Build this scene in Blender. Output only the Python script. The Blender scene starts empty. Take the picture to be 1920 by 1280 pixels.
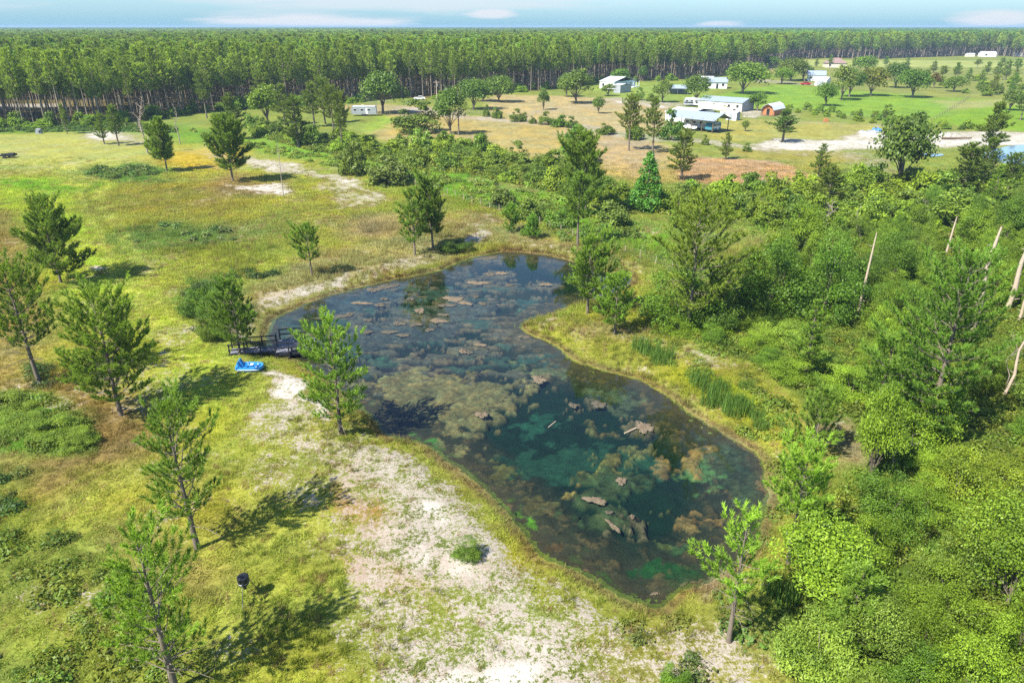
import bpy, math, random
import numpy as np
from math import radians, sin, cos, tan, atan, atan2, pi, hypot
rng = np.random.default_rng(7)
random.seed(7)
C = bpy.context.scene.collection
SC = bpy.context.scene

# ------------------------------------------------------------------ camera
F, CAM_H = 1330.0, 27.0
PITCH = atan(590 / F)                      # horizon sits at row 50 of 1280
cam = bpy.data.cameras.new('camera'); camo = bpy.data.objects.new('camera', cam); C.objects.link(camo)
cam.sensor_width = 36.0; cam.lens = 36.0 * F / 1920; cam.clip_start = 0.5; cam.clip_end = 40000
camo.location = (0, 0, CAM_H); camo.rotation_euler = (pi / 2 - PITCH, 0, 0)
SC.camera = camo

# ------------------------------------------------------------------ light
SUN_EL, SUN_AZ = radians(50), radians(38)   # shadows run towards (+x,+y) at 38 degrees
sl = bpy.data.lights.new('sun', 'SUN'); sl.energy = 5.0; sl.angle = radians(0.5); sl.color = (1, .955, .88)
slo = bpy.data.objects.new('sun', sl); C.objects.link(slo); slo.location = (-40, -30, 60)
slo.rotation_euler = (pi / 2 - SUN_EL, 0, SUN_AZ - pi / 2)
SC.view_settings.view_transform = 'Standard'; SC.view_settings.look = 'None'
SC.view_settings.exposure = 1.18; SC.view_settings.gamma = 1; SC.view_settings.use_curve_mapping = False
SC.cycles.max_bounces = 6; SC.cycles.diffuse_bounces = 3; SC.cycles.glossy_bounces = 3
SC.cycles.transmission_bounces = 4; SC.cycles.transparent_max_bounces = 8; SC.cycles.volume_bounces = 0
SC.cycles.use_denoising = False
SC.cycles.caustics_reflective = False; SC.cycles.caustics_refractive = False

class NT:
    """tiny node-tree writer"""
    def __init__(s, tree): s.t = tree; s.n = tree.nodes; s.l = tree.links; s.n.clear()
    def add(s, typ, ins=None, **kw):
        nd = s.n.new(typ)
        for k, v in kw.items(): setattr(nd, k, v)
        for k, v in (ins or {}).items():
            sk = nd.inputs[k]
            if isinstance(v, bpy.types.NodeSocket): s.l.new(v, sk)
            else: sk.default_value = v
        return nd
    def math(s, op, a, b=0.0, c=0.0, clamp=False):
        nd = s.n.new('ShaderNodeMath'); nd.operation = op; nd.use_clamp = clamp
        for i, v in enumerate((a, b, c)):
            if isinstance(v, bpy.types.NodeSocket): s.l.new(v, nd.inputs[i])
            else: nd.inputs[i].default_value = v
        return nd.outputs[0]
    def mix(s, f, a, b, blend='MIX'):
        nd = s.n.new('ShaderNodeMix'); nd.data_type = 'RGBA'; nd.blend_type = blend
        for sk, v in ((nd.inputs[0], f), (nd.inputs[6], a), (nd.inputs[7], b)):
            if isinstance(v, bpy.types.NodeSocket): s.l.new(v, sk)
            else: sk.default_value = v if not isinstance(v, tuple) or len(v) == 4 else (*v, 1)
        return nd.outputs[2]
    def noise(s, vec, scale, detail=3, rough=.55):
        nd = s.add('ShaderNodeTexNoise', {'Scale': scale, 'Detail': detail, 'Roughness': rough})
        if vec is not None: s.l.new(vec, nd.inputs['Vector'])
        return nd.outputs['Fac']

world = bpy.data.worlds.new('World'); SC.world = world; world.use_nodes = True
w = NT(world.node_tree)
sky = w.add('ShaderNodeTexSky', sky_type='NISHITA', sun_disc=False)
sky.sun_elevation = SUN_EL; sky.sun_rotation = pi / 2 + SUN_AZ + radians(104) - radians(0); sky.altitude = 30
sky.sun_rotation = radians(232); sky.air_density = 1.0; sky.dust_density = 0.3; sky.ozone_density = 2.0
tc = w.add('ShaderNodeTexCoord').outputs['Generated']
sep = w.add('ShaderNodeSeparateXYZ', {0: tc})
X, Y, Z = sep.outputs
az = w.math('ARCTAN2', X, Y)                       # radians, 0 = ahead
el = w.math('ARCSINE', Z)
cv = w.add('ShaderNodeCombineXYZ', {0: w.math('MULTIPLY', az, 6.0), 1: w.math('MULTIPLY', el, 60.0), 2: 3.1}).outputs[0]
nlow = w.noise(cv, 1.3, 5, .6)
cloud = None
def az_el(px, py):
    return atan((px - 960) / (F / cos(PITCH))), (50 - py) / 1390.0
for px, py, rx, ry, st in [(760, 4, 400, 22, .6), (600, 42, 185, 13, .95), (925, 29, 48, 8, .95), (1345, 48, 48, 7, .9),
                           (1865, 40, 75, 13, .9), (520, 30, 120, 10, .35), (-500, 10, 300, 20, .6), (2500, -20, 350, 30, .7)]:
    a0, e0 = az_el(px, py)
    dx = w.math('DIVIDE', w.math('SUBTRACT', az, a0), rx / 1450.0); dy = w.math('DIVIDE', w.math('SUBTRACT', el, e0), ry / 1390.0)
    r = w.math('SQRT', w.math('ADD', w.math('MULTIPLY', dx, dx), w.math('MULTIPLY', dy, dy)))
    r = w.math('SUBTRACT', r, w.math('MULTIPLY', w.math('SUBTRACT', nlow, .5), 1.6))
    m = w.math('MULTIPLY', w.math('MULTIPLY', w.math('SUBTRACT', 1.15, r), 1.8, clamp=True), st)
    cloud = m if cloud is None else w.math('MAXIMUM', cloud, m)
# scattered cumulus over the rest of the sky
den = w.math('ADD', w.math('MAXIMUM', Z, 0.0), 0.12)
pv = w.add('ShaderNodeCombineXYZ', {0: w.math('DIVIDE', X, den), 1: w.math('DIVIDE', Y, den), 2: 1.7}).outputs[0]
nh = w.noise(pv, 1.15, 6, .55)
high = w.math('MULTIPLY', w.math('SUBTRACT', nh, .56), 7.0, clamp=True)
high = w.math('MULTIPLY', high, w.math('MULTIPLY', w.math('SUBTRACT', el, .05), 12.0, clamp=True))
cloud = w.math('MAXIMUM', cloud, w.math('MULTIPLY', high, .85))
horizon_fade = w.math('POWER', w.math('SUBTRACT', 1.0, w.math('MAXIMUM', Z, 0.0)), 14.0)
skyc = w.mix(w.math('MULTIPLY', horizon_fade, .93), w.mix(1.0, sky.outputs[0], (.85, .97, 1.15), 'MULTIPLY'), (1.25, 2.8, 3.8))
skyc = w.mix(cloud, skyc, (4.1, 4.35, 4.7))
bg = w.add('ShaderNodeBackground', {'Color': skyc, 'Strength': 0.088})
w.l.new(bg.outputs[0], w.add('ShaderNodeOutputWorld').inputs[0])

# ------------------------------------------------------------------ pixel <-> ground
CP, SP = cos(PITCH), sin(PITCH)
def G(px, py, z=0.0):
    u = (px - 960) / F; v = (py - 640) / F
    dy = CP - v * SP; dz = -SP - v * CP
    t = (z - CAM_H) / dz
    return (u * t, dy * t)
def Gn(pts, z=0.0): return np.array([G(a, b, z) for a, b in pts])
def PX(x, y, z=0.0):
    x = np.asarray(x, float); y = np.asarray(y, float); zz = z - CAM_H
    d = np.maximum(y * CP - zz * SP, .01)
    return 960 + F * x / d, 640 + F * (-y * SP - zz * CP) / d
def depth(x, y, z=0): return y * CP - (z - CAM_H) * SP
def height_for(bx, by, ty):
    x, y = G(bx, by); lo, hi = 0.0, 60.0
    for _ in range(40):
        m = (lo + hi) / 2
        if PX(x, y, m)[1] > ty: lo = m
        else: hi = m
    return lo

# ------------------------------------------------------------------ noise and polygons (numpy)
def _hash(ix, iy, seed):
    h = (ix.astype(np.int64) * 374761393 + iy.astype(np.int64) * 668265263 + seed * 974634777) & 0xffffffff
    h = ((h ^ (h >> 13)) * 1274126177) & 0xffffffff
    return ((h ^ (h >> 16)) & 0xffff) / 65535.0
def vnoise(x, y, seed=0):
    ix = np.floor(x); iy = np.floor(y); fx = x - ix; fy = y - iy
    fx = fx * fx * (3 - 2 * fx); fy = fy * fy * (3 - 2 * fy)
    a = _hash(ix, iy, seed); b = _hash(ix + 1, iy, seed); c = _hash(ix, iy + 1, seed); d = _hash(ix + 1, iy + 1, seed)
    return (a * (1 - fx) + b * fx) * (1 - fy) + (c * (1 - fx) + d * fx) * fy
def fbm(x, y, scale, oct=3, seed=0):
    s = 0; amp = 1; tot = 0; x = x * scale; y = y * scale
    for o in range(oct):
        s = s + amp * vnoise(x + 17.3 * o, y - 9.1 * o, seed + o); tot += amp; amp *= .55; x = x * 2.03; y = y * 2.03
    return s / tot
def sdf(poly, x, y):
    """signed distance to a closed polygon, negative inside"""
    d = np.full(x.shape, 1e9); inside = np.zeros(x.shape, bool)
    n = len(poly)
    for i in range(n):
        ax, ay = poly[i]; bx, by = poly[(i + 1) % n]
        ex, ey = bx - ax, by - ay
        wx = x - ax; wy = y - ay
        t = np.clip((wx * ex + wy * ey) / (ex * ex + ey * ey + 1e-9), 0, 1)
        dx = wx - ex * t; dy = wy - ey * t
        d = np.minimum(d, dx * dx + dy * dy)
        c = ((ay > y) != (by > y)) & (x < ex * (y - ay) / (ey if abs(ey) > 1e-9 else 1e-9) + ax)
        inside ^= c
    d = np.sqrt(d)
    return np.where(inside, -d, d)
def smooth(t): t = np.clip(t, 0, 1); return t * t * (3 - 2 * t)
def lin(c):
    c = np.array(c, float) / 255.0
    return np.where(c <= .04045, c / 12.92, ((c + .055) / 1.055) ** 2.4)
def ell(cx, cy, rx, ry, n=14, rot=0):
    return [(cx + rx * cos(t) * cos(rot) - ry * sin(t) * sin(rot), cy + rx * cos(t) * sin(rot) + ry * sin(t) * cos(rot)) for t in np.linspace(0, 2 * pi, n, endpoint=False)]

WATER_Z = -0.5
SHORE = [(498,627),(508,601),(537,585),(575,568),(634,549),(682,537),(740,523),(819,508),(860,490),(900,479),(950,471),(1003,475),(1040,481),
 (1075,490),(1131,507),(1160,513),(1189,520),(1181,535),(1150,551),(1128,560),(1075,571),(1031,589),(990,601),(981,611),(987,623),(1011,633),
 (1052,654),(1080,678),(1138,695),(1204,714),(1245,736),(1276,761),(1314,786),(1356,812),(1398,833),(1428,862),(1440,900),(1437,951),
 (1423,1001),(1402,1044),(1360,1072),(1326,1096),(1284,1103),(1255,1130),(1219,1141),(1162,1119),(1099,1085),(1072,1066),(1012,1044),
 (990,1010),(960,980),(930,939),(874,894),(832,860),(818,848),(777,829),(722,818),(697,785),(668,758),(640,735),(610,712),(580,694),(556,676),(512,664),(500,648)]
def catmull(P, sub=5):
    P = np.array(P); n = len(P); out = []
    for i in range(n):
        p0, p1, p2, p3 = P[i - 1], P[i], P[(i + 1) % n], P[(i + 2) % n]
        for t in np.arange(sub) / sub:
            out.append(.5 * ((2 * p1) + (-p0 + p2) * t + (2 * p0 - 5 * p1 + 4 * p2 - p3) * t * t + (-p0 + 3 * p1 - 3 * p2 + p3) * t ** 3))
    return np.array(out)
shore = catmull(Gn(SHORE, WATER_Z), 3)
def pond_sd(x, y):
    s = np.full(x.shape, 60.0)
    b = (x > shore[:, 0].min() - 12) & (x < shore[:, 0].max() + 12) & (y > shore[:, 1].min() - 12) & (y < shore[:, 1].max() + 12)
    if b.any():
        xx, yy = x[b], y[b]
        s[b] = sdf(shore, xx, yy) + (fbm(xx, yy, .9, 3, 5) - .5) * .55 + (fbm(xx, yy, 3.5, 2, 6) - .5) * .25
    return s
def base_z(x, y):
    far = np.clip((y - 130) / 100, 0, 1)
    return ((fbm(x, y, .06, 3, 40) - .5) * .35 + (fbm(x, y, .5, 3, 44) - .5) * .14) * (1 - .6 * far)
def ground_z(x, y, sd=None):
    if sd is None: sd = pond_sd(x, y)
    bank = smooth(sd / 3.2)
    z_out = WATER_Z + .02 + bank * (0.48) + np.where(sd > 0, np.minimum(sd, .3) * .25, 0) * (1 - bank)
    z_in = WATER_Z + np.maximum(sd, -5) * .115
    return np.where(sd > 0, z_out, z_in) + base_z(x, y) * smooth(sd / 6)
def gz(x, y): return float(ground_z(np.array([x]), np.array([y]))[0])

# ------------------------------------------------------------------ painted ground cover (what grows where)
# each row: polygon (photo pixels on the ground plane), colour as seen, edge softness in m, opacity
COVER = [
 ([(-900,235),(300,240),(480,290),(760,350),(900,400),(760,470),(560,560),(430,650),(600,800),(700,1000),(650,1500),(-900,1500)], (165,168,68), 3, 1),
 ([(-500,245),(250,248),(330,330),(200,340),(-500,345)], (174,176,92), 14, .9),
 ([(-300,330),(120,335),(200,430),(240,520),(330,600),(400,680),(450,730),(380,770),(300,700),(230,640),(140,545),(100,450),(40,400),(-300,400)], (178,190,68), 2.5, 1),
 ([(190,560),(300,560),(400,660),(470,800),(420,860),(380,800),(250,700)], (168,178,62), 3, .8),
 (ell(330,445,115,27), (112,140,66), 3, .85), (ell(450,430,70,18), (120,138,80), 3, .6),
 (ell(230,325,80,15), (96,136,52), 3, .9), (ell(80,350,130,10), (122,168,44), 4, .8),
 (ell(340,375,150,42), (158,146,62), 8, .8), (ell(445,345,60,22), (165,135,85), 4, .8),
 (ell(360,300,90,22), (190,166,50), 5, .9), (ell(560,385,90,25), (172,164,66), 5, .7), (ell(600,420,140,35), (152,150,66), 5, .6),
 ([(-400,385),(30,400),(75,470),(60,520),(110,600),(70,700),(120,720),(250,790),(200,880),(120,930),(-400,980)], (160,140,82), 3, .85),
 ([(90,690),(330,790),(300,850),(180,900),(80,860)], (150,124,72), 2.5, .85),
 ([(-300,735),(60,735),(165,785),(170,840),(60,850),(-300,850)], (98,140,36), 1.5, .9),
 ([(-300,860),(60,870),(40,1000),(-300,1010)], (112,134,50), 2, .8),
 ([(-300,1000),(180,1010),(330,1110),(420,1280),(420,1500),(-300,1500)], (134,146,58), 2.5, .85),
 ([(200,1010),(370,1030),(400,1100),(250,1060)], (158,134,92), 2, .7),
 ([(420,1040),(620,1040),(650,1110),(690,1200),(660,1500),(400,1500)], (154,158,58), 2, .9),
 ([(150,880),(330,870),(480,960),(430,1010),(250,1010)], (160,158,62), 2, .8),
 ([(380,735),(440,720),(470,790),(350,900),(330,850)], (168,172,58), 2, .8),
 (ell(600,745,70,28,rot=.5), (158,154,44), 2, .8), (ell(395,565,60,45), (104,128,56), 2, .8),
 (ell(710,430,90,24), (184,160,112), 4, .95), (ell(820,420,110,22), (172,158,106), 4, .85), (ell(880,400,120,14,rot=.12), (150,150,70), 3, .6),
 ([(560,470),(850,440),(930,440),(860,485),(700,530),(520,580),(480,620),(400,640),(440,560)], (168,158,104), 2, .85),
 ([(850,415),(1010,400),(1220,470),(1200,520),(1130,500),(1010,470),(900,470)], (164,156,94), 3, .85),
 ([(130,300),(160,370),(205,440),(222,500),(268,570),(310,650),(322,650),(280,570),(234,500),(216,440),(172,370),(142,300)], (204,200,104), .5, .75),
 ([(168,300),(198,370),(240,440),(258,500),(302,570),(340,640),(352,640),(314,570),(270,500),(252,440),(210,370),(180,300)], (200,198,100), .5, .65),
 (ell(1160,508,34,6,rot=.3), (172,152,134), .7, .9), (ell(1310,768,60,9,rot=.68), (176,158,140), .6, .9), (ell(1372,806,50,10,rot=.55), (180,162,146), .6, .9), (ell(1455,885,14,50), (184,166,150), .6, .9), (ell(1345,1090,40,18,rot=-.5), (178,160,144), .6, .9),
 (ell(1130,600,50,12), (176,146,116), .8, .7), (ell(1150,640,40,12), (176,146,122), .8, .6), (ell(1000,470,60,6), (176,142,96), .7, .8), (ell(700,800,40,16,rot=.6), (150,118,84), .8, .8), (ell(850,870,90,10,rot=.65), (164,134,94), .7, .7),
 # belts
 ([(340,235),(470,262),(600,275),(760,300),(900,330),(1080,370),(1200,420),(1290,440),(1250,470),(1150,450),(1000,410),(860,375),(760,350),(620,310),(480,285),(350,255)], (128,166,48), 3, .95),
 ([(760,345),(900,378),(1050,420),(1230,470),(1230,490),(1050,440),(900,402),(760,366)], (148,156,52), 2, .9),
 ([(100,236),(330,232),(480,262),(360,262),(200,244)], (112,150,46), 3, .7),
 ([(-400,238),(100,236),(220,230),(200,250),(-400,256)], (96,140,40), 2, .8),
 # dry farm fields
 ([(820,212),(1000,222),(1200,262),(1330,292),(1310,345),(1190,345),(1060,300),(860,262),(740,268),(700,245),(730,215)], (182,164,98), 3, 1),
 ([(1050,238),(1200,262),(1250,290),(1200,330),(1080,280)], (184,162,118), 4, .9),
 ([(930,178),(1120,183),(1270,200),(1260,250),(1150,250),(960,222),(900,205)], (188,170,116), 3, 1),
 ([(1300,292),(1420,300),(1518,316),(1500,352),(1400,352),(1270,338)], (190,156,114), 1.5, 1),
 ([(740,196),(870,206),(900,222),(700,215),(600,200)], (176,160,110), 3, .9),
 ([(700,218),(760,222),(720,250),(690,245)], (150,175,60), 3, .9),
 ([(1310,236),(1400,225),(1500,226),(1660,240),(1640,262),(1500,262),(1380,270),(1310,262)], (170,166,84), 3, 1),
 ([(1440,275),(1600,290),(1650,300),(1560,330),(1510,312),(1350,285)], (160,152,74), 3, .9),
 # lawns and pasture
 ([(1100,160),(1330,150),(1340,182),(1240,192),(1160,186)], (146,166,70), 4, .9),
 ([(1340,180),(1400,168),(1480,158),(1620,172),(1815,182),(1745,228),(1640,222),(1500,206),(1400,200)], (134,168,56), 3, 1),
 ([(1745,229),(1820,186),(2100,190),(2300,250),(1920,248)], (132,166,44), 3, 1),
 ([(1745,190),(1930,184),(1930,194),(1770,206)], (170,168,104), 3, .8),
 ([(1420,128),(1500,112),(1650,114),(2300,112),(2300,128),(1800,128),(1600,124)], (172,180,96), 8, 1),
 ([(1490,124),(2300,130),(2300,186),(1760,184),(1600,165),(1490,140)], (146,152,74), 8, .9),
 (ell(1640,142,40,7), (190,150,120), 5, .8), (ell(1420,133,60,8), (196,170,110), 5, .8),
 # right bank of the pond and the thicket floor
 ([(985,600),(1130,565),(1200,540),(1260,560),(1380,640),(1480,740),(1620,830),(1570,890),(1530,1060),(1470,1170),(1430,1060),(1450,900),(1400,830),(1250,735),(1080,670)], (156,158,60), 2, 1),
 ([(1220,700),(1330,690),(1430,740),(1450,800),(1360,790)], (148,160,44), 1.5, .9), (ell(1150,615,60,14), (158,132,100), 2, .5),
 ([(1250,600),(1330,590),(1420,560),(1400,480),(1480,450),(1560,440),(1700,380),(2300,360),(2300,1600),(1500,1600),(1480,1250),(1470,1150),(1530,1060),(1560,900),(1620,850),(1560,790),(1480,720),(1400,660)], (92,116,40), 2, 1),
 ([(1370,430),(1530,440),(1500,480),(1380,480)], (164,162,80), 3, .9),
 ([(1520,790),(1600,790),(1640,850),(1560,870)], (160,138,100), 1.5, .8),
 ([(1160,1180),(1300,1150),(1500,1200),(1520,1600),(1000,1600)], (160,156,80), 2, .7),
 (ell(940,1000,120,34,rot=.75), (158,164,50), 1.2, .75), (ell(1060,1130,110,30,rot=.5), (156,164,48), 1.2, .8), (ell(1180,1200,90,26,rot=.3), (160,160,52), 1.2, .7),
]
RUST = [(ell(670,960,70,42,rot=.9), .8), (ell(720,1080,90,26,rot=.4), .7), (ell(640,890,60,20,rot=.6), .5), (ell(250,785,90,26,rot=.3), .35),
        (ell(1100,600,60,20), .35), (ell(860,1060,70,30), .45), (ell(240,1040,60,22), .45), (ell(620,760,50,18,rot=.5), .35), (ell(1240,660,110,22,rot=.4), .35)]
SAND = [
 ([(505,690),(560,720),(620,775),(600,800),(500,775),(440,830),(560,880),(640,930),(610,1010),(650,1080),(690,1150),(660,1500),(1300,1500),(1480,1240),(1420,1180),(1300,1160),(1180,1150),(1090,1100),(1010,1060),(950,990),(900,935),(830,880),(760,845),(690,830),(620,790)], 1.6, .72),
 ([(480,684),(540,684),(590,724),(630,765),(660,800),(625,800),(585,770),(540,735),(500,710)], .6, .96), ([(455,765),(560,750),(640,800),(680,850),(600,880),(480,850)], 1.2, .74), (ell(640,1000,60,34), 1.5, .75),
 ([(720,1010),(900,1000),(1000,1120),(1150,1200),(1250,1500),(690,1500),(650,1180)], 2, .85), ([(900,1180),(1050,1190),(1060,1300),(880,1300)], 2, .9),
 ([(450,290),(560,318),(760,378),(740,386),(560,338),(440,308)], 2, .9), ([(440,338),(530,345),(525,368),(450,362)], 2, .97),
 ([(590,345),(740,375),(720,392),(600,395)], 3, .86), ([(540,395),(640,400),(620,425),(520,420)], 3, .55),
 ([(140,248),(245,243),(240,262),(150,262)], 1.5, .95), ([(110,245),(200,240),(320,252),(330,275),(200,268)], 3, .62), ([(300,268),(470,300),(440,312),(330,290)], 3, .55),
 ([(650,505),(745,488),(830,478),(900,465),(860,484),(740,515),(640,540)], 1.2, .72), ([(870,455),(905,432),(950,440),(925,462)], 1.2, .95), ([(700,470),(860,450),(880,470),(760,492)], 1.5, .5),
 ([(600,515),(650,505),(640,540),(600,550)], 1, .8), ([(475,545),(590,525),(600,545),(500,585),(490,620),(440,630)], 1.2, .72), ([(395,575),(430,570),(470,640),(425,640)], 1.2, .95),
 ([(880,395),(960,385),(960,430),(860,440)], 2, .5), ([(960,440),(1110,455),(1190,500),(1090,480),(980,465)], 1.5, .45),
 ([(1015,598),(1060,590),(1060,622),(1030,625)], .8, .85), ([(1055,640),(1115,632),(1150,680),(1100,676)], 1, .7), ([(1130,665),(1210,680),(1300,740),(1370,800),(1330,790),(1200,705)], 1, .62),
 ([(1210,620),(1330,640),(1400,690),(1330,700),(1230,660)], 1.6, .6), ([(1440,840),(1470,870),(1468,930),(1440,900)], .8, .7), ([(1320,1095),(1400,1050),(1420,1080),(1360,1110)], .8, .8),
 ([(1560,770),(1640,800),(1600,830),(1550,815)], 1, .5), ([(1340,1200),(1480,1230),(1500,1300),(1360,1260)], 1.5, .5),
 ([(1520,450),(1590,450),(1560,480),(1500,475)], 1.5, .5),
 ([(200,870),(330,860),(430,930),(330,960)], 1.6, .42), ([(250,950),(360,980),(380,1040),(240,1020)], 1.5, .55), ([(330,850),(500,840),(640,930),(560,980),(470,900)], 1.6, .6),
 ([(-300,1080),(120,1080),(300,1130),(240,1170),(60,1160),(-300,1150)], 1.5, .42), (ell(200,745,50,9), 1, .4), (ell(410,630,50,10), 1, .6), (ell(540,715,60,12,rot=.6),.8,.6),
 (ell(195,500,26,4), .6, .9), (ell(265,615,16,5), .5, .7), (ell(330,622,60,9), 1.5, .5), (ell(50,700,60,18), 2, .3),
 # farm tracks, gravel and the dug-out pit
 ([(880,212),(960,222),(1060,228),(1160,246),(1250,256),(1330,266),(1480,280),(1480,288),(1320,276),(1240,266),(1140,256),(1050,240),(950,230),(880,220)], 1.5, .75),
 ([(745,200),(870,212),(960,224),(950,230),(860,222),(740,208)], 1.5, .75),
 ([(1150,182),(1250,190),(1330,196),(1250,204),(1180,196),(1120,186)], 2, .85), ([(1000,200),(1160,186),(1200,196),(1100,212),(980,216)], 4, .5),
 ([(1385,208),(1430,205),(1448,218),(1410,224),(1380,220)], 1.5, .9),
 ([(1420,270),(1500,262),(1580,260),(1640,248),(1720,250),(1930,246),(2400,250),(2400,275),(1930,272),(1850,270),(1760,278),(1755,292),(1700,292),(1600,284),(1540,286),(1440,280)], 2, .97),
 ([(1440,205),(1480,208),(1500,224),(1640,232),(1700,240),(1600,242),(1500,232),(1440,222)], 3, .5),
 ([(1500,284),(1600,284),(1700,300),(1700,330),(1600,310)], 3, .55), ([(1840,300),(2300,300),(2300,330),(1850,318)], 3, .6),
 ([(-300,200),(130,192),(140,202),(-300,214)], 2.5, .9), ([(600,190),(700,186),(760,190),(700,196)], 3, .5),
 ([(1410,148),(1520,155),(1600,160),(1590,164),(1500,160),(1400,154)], 2, .7),
]
_cover = [(Gn([(a, max(b, 62)) for a, b in p]), lin(c), s, o) for p, c, s, o in COVER]
_sand = [(Gn([(a, max(b, 62)) for a, b in p]), s, o) for p, s, o in SAND]
_rust = [(Gn(p), o) for p, o in RUST]
FOREST_EDGE = np.array([(-900,262),(-100,244),(0,237),(110,239),(205,233),(265,224),(330,216),(420,206),(520,200),(600,196),(655,192),(700,188),(760,183),(860,184),
  (930,176),(960,171),(1010,170),(1060,165),(1105,158),(1130,152),(1200,152),(1300,148),(1350,141),(1400,137),(1440,128),(1480,112),(1560,109),(1650,111),(1750,107),(1840,104),(1920,108),(3000,108)])
def forest_mask(x, y):
    px, py = PX(x, y)
    return (py < np.interp(px, FOREST_EDGE[:, 0], FOREST_EDGE[:, 1])) | (y > 1400)
def fields(x, y, sd):
    """ground cover colour (linear), sand amount, rust amount"""
    n = x.size
    wa = np.clip((y - 28) / 55, .3, 2.0); ws = np.clip(y / 60, 1, 2.0)
    wx = x + (fbm(x / ws, y / ws, .12, 3, 11) - .5) * 7 * wa + (fbm(x, y, .6, 2, 12) - .5) * 2.2
    wy = y + (fbm(x / ws, y / ws, .12, 3, 13) - .5) * 7 * wa + (fbm(x, y, .6, 2, 14) - .5) * 2.2
    col = np.tile(lin((140,152,66)), (n, 1)); sand = np.zeros(n)
    fm = forest_mask(x, y)
    def mask(poly, soft):
        lo = poly.min(0) - soft * 2 - 14; hi = poly.max(0) + soft * 2 + 14
        b = (x > lo[0]) & (x < hi[0]) & (y > lo[1]) & (y < hi[1])
        m = np.zeros(n)
        if b.any(): m[b] = smooth(.5 - sdf(poly, wx[b], wy[b]) / (2 * soft))
        return m
    for p, c, s, o in _cover:
        m = mask(p, s) * o
        col = col * (1 - m[:, None]) + c * m[:, None]
    for p, s, o in _sand: sand = np.maximum(sand, mask(p, s) * o)
    rust = np.zeros(n)
    for p, o in _rust: rust = np.maximum(rust, mask(p, 2) * o)
    # scattered bare spots in the old field
    px, py = PX(x, y)
    old = (py > 250) & (py < 1400) & (px < 1250)
    sand = np.where(sand > .02, np.clip(sand + (fbm(x, y, .22, 4, 23) - .52) * np.where(sand > .86, .25, .85), 0, 1), sand)
    sp = smooth((fbm(x, y, .16, 3, 21) - .60) * 7) * .5 * old
    sand = np.maximum(sand, sp * (sd > 1))
    rim = np.exp(-((sd - 1.3) / 1.1) ** 2) * (.55 + .6 * (fbm(x, y, .25, 2, 31) - .3))
    rim = np.clip(rim, 0, 1)[:, None]
    col = col * (1 - rim) + lin((158,158,58)) * rim
    lit = (np.exp(-((sd - .25) / .35) ** 2) * .8)[:, None]
    col = col * (1 - lit) + lin((128,104,70)) * lit
    sand = sand * np.where(sd < 1.8, np.clip(.25 + (sd - .3) * .5, .1, 1), 1)
    col[fm] = lin((120,108,66)) * (.7 + .6 * fbm(x[fm], y[fm], .08, 2, 3))[:, None]
    sand[fm & ~((px < 150) & (py > 188) & (py < 216))] = 0
    v = (.66 + .68 * fbm(x, y, .35, 4, 50))[:, None]
    col = col * v
    hue = (fbm(x, y, .22, 3, 60) - .5)[:, None]
    col = col * (1 + hue * np.array([.38, .1, -.5]))
    return np.clip(col, 0, 1), np.clip(sand, 0, 1), np.clip(rust, 0, 1)
KALB = 0.54     # picture brightness -> surface albedo

# ------------------------------------------------------------------ mesh helpers
def mesh_np(name, V, Fc, mats, fmat=None, pattr=None, smooth_shade=False):
    """V (n,3); Fc (m,3) or (m,4) index array or list of such arrays"""
    me = bpy.data.meshes.new(name)
    arrs = Fc if isinstance(Fc, list) else [Fc]
    arrs = [np.asarray(a, np.int32) for a in arrs if len(a)]
    nv = len(V); me.vertices.add(nv); me.vertices.foreach_set('co', np.asarray(V, np.float32).ravel())
    loops = np.concatenate([a.ravel() for a in arrs]); tot = np.concatenate([np.full(len(a), a.shape[1], np.int32) for a in arrs])
    start = np.concatenate([[0], np.cumsum(tot)[:-1]]).astype(np.int32)
    me.loops.add(len(loops)); me.loops.foreach_set('vertex_index', loops)
    me.polygons.add(len(tot)); me.polygons.foreach_set('loop_start', start)
    if smooth_shade: me.polygons.foreach_set('use_smooth', np.ones(len(tot), bool))
    for m in (mats if isinstance(mats, (list, tuple)) else [mats]): me.materials.append(m)
    if fmat is not None: me.polygons.foreach_set('material_index', np.asarray(fmat, np.int32))
    for k, v in (pattr or {}).items():
        if v.ndim == 1:
            a = me.attributes.new(k, 'FLOAT', 'POINT'); a.data.foreach_set('value', v.astype(np.float32))
        else:
            a = me.attributes.new(k, 'FLOAT_COLOR', 'POINT')
            a.data.foreach_set('color', np.concatenate([v, np.ones((len(v), 1))], 1).astype(np.float32).ravel())
    me.update(calc_edges=True); return me
def link(name, me, parent=None, loc=None, rot=None, scl=None):
    o = bpy.data.objects.new(name, me); C.objects.link(o)
    if parent is not None: o.parent = parent
    if loc is not None: o.location = loc
    if rot is not None: o.rotation_euler = rot
    if scl is not None: o.scale = scl
    return o
def tag(o, label, cat, group=None, kind=None):
    o['label'] = label; o['category'] = cat
    if group: o['group'] = group
    if kind: o['kind'] = kind
    return o
def struct(o, label=None):
    o['kind'] = 'structure'
    if label: o['label'] = label
    return o
def thing(name, label, cat, loc=(0, 0, 0), rot=(0, 0, 0), group=None, scl=(1, 1, 1)):
    return tag(link(name, None, None, loc, rot, scl), label, cat, group)
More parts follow.
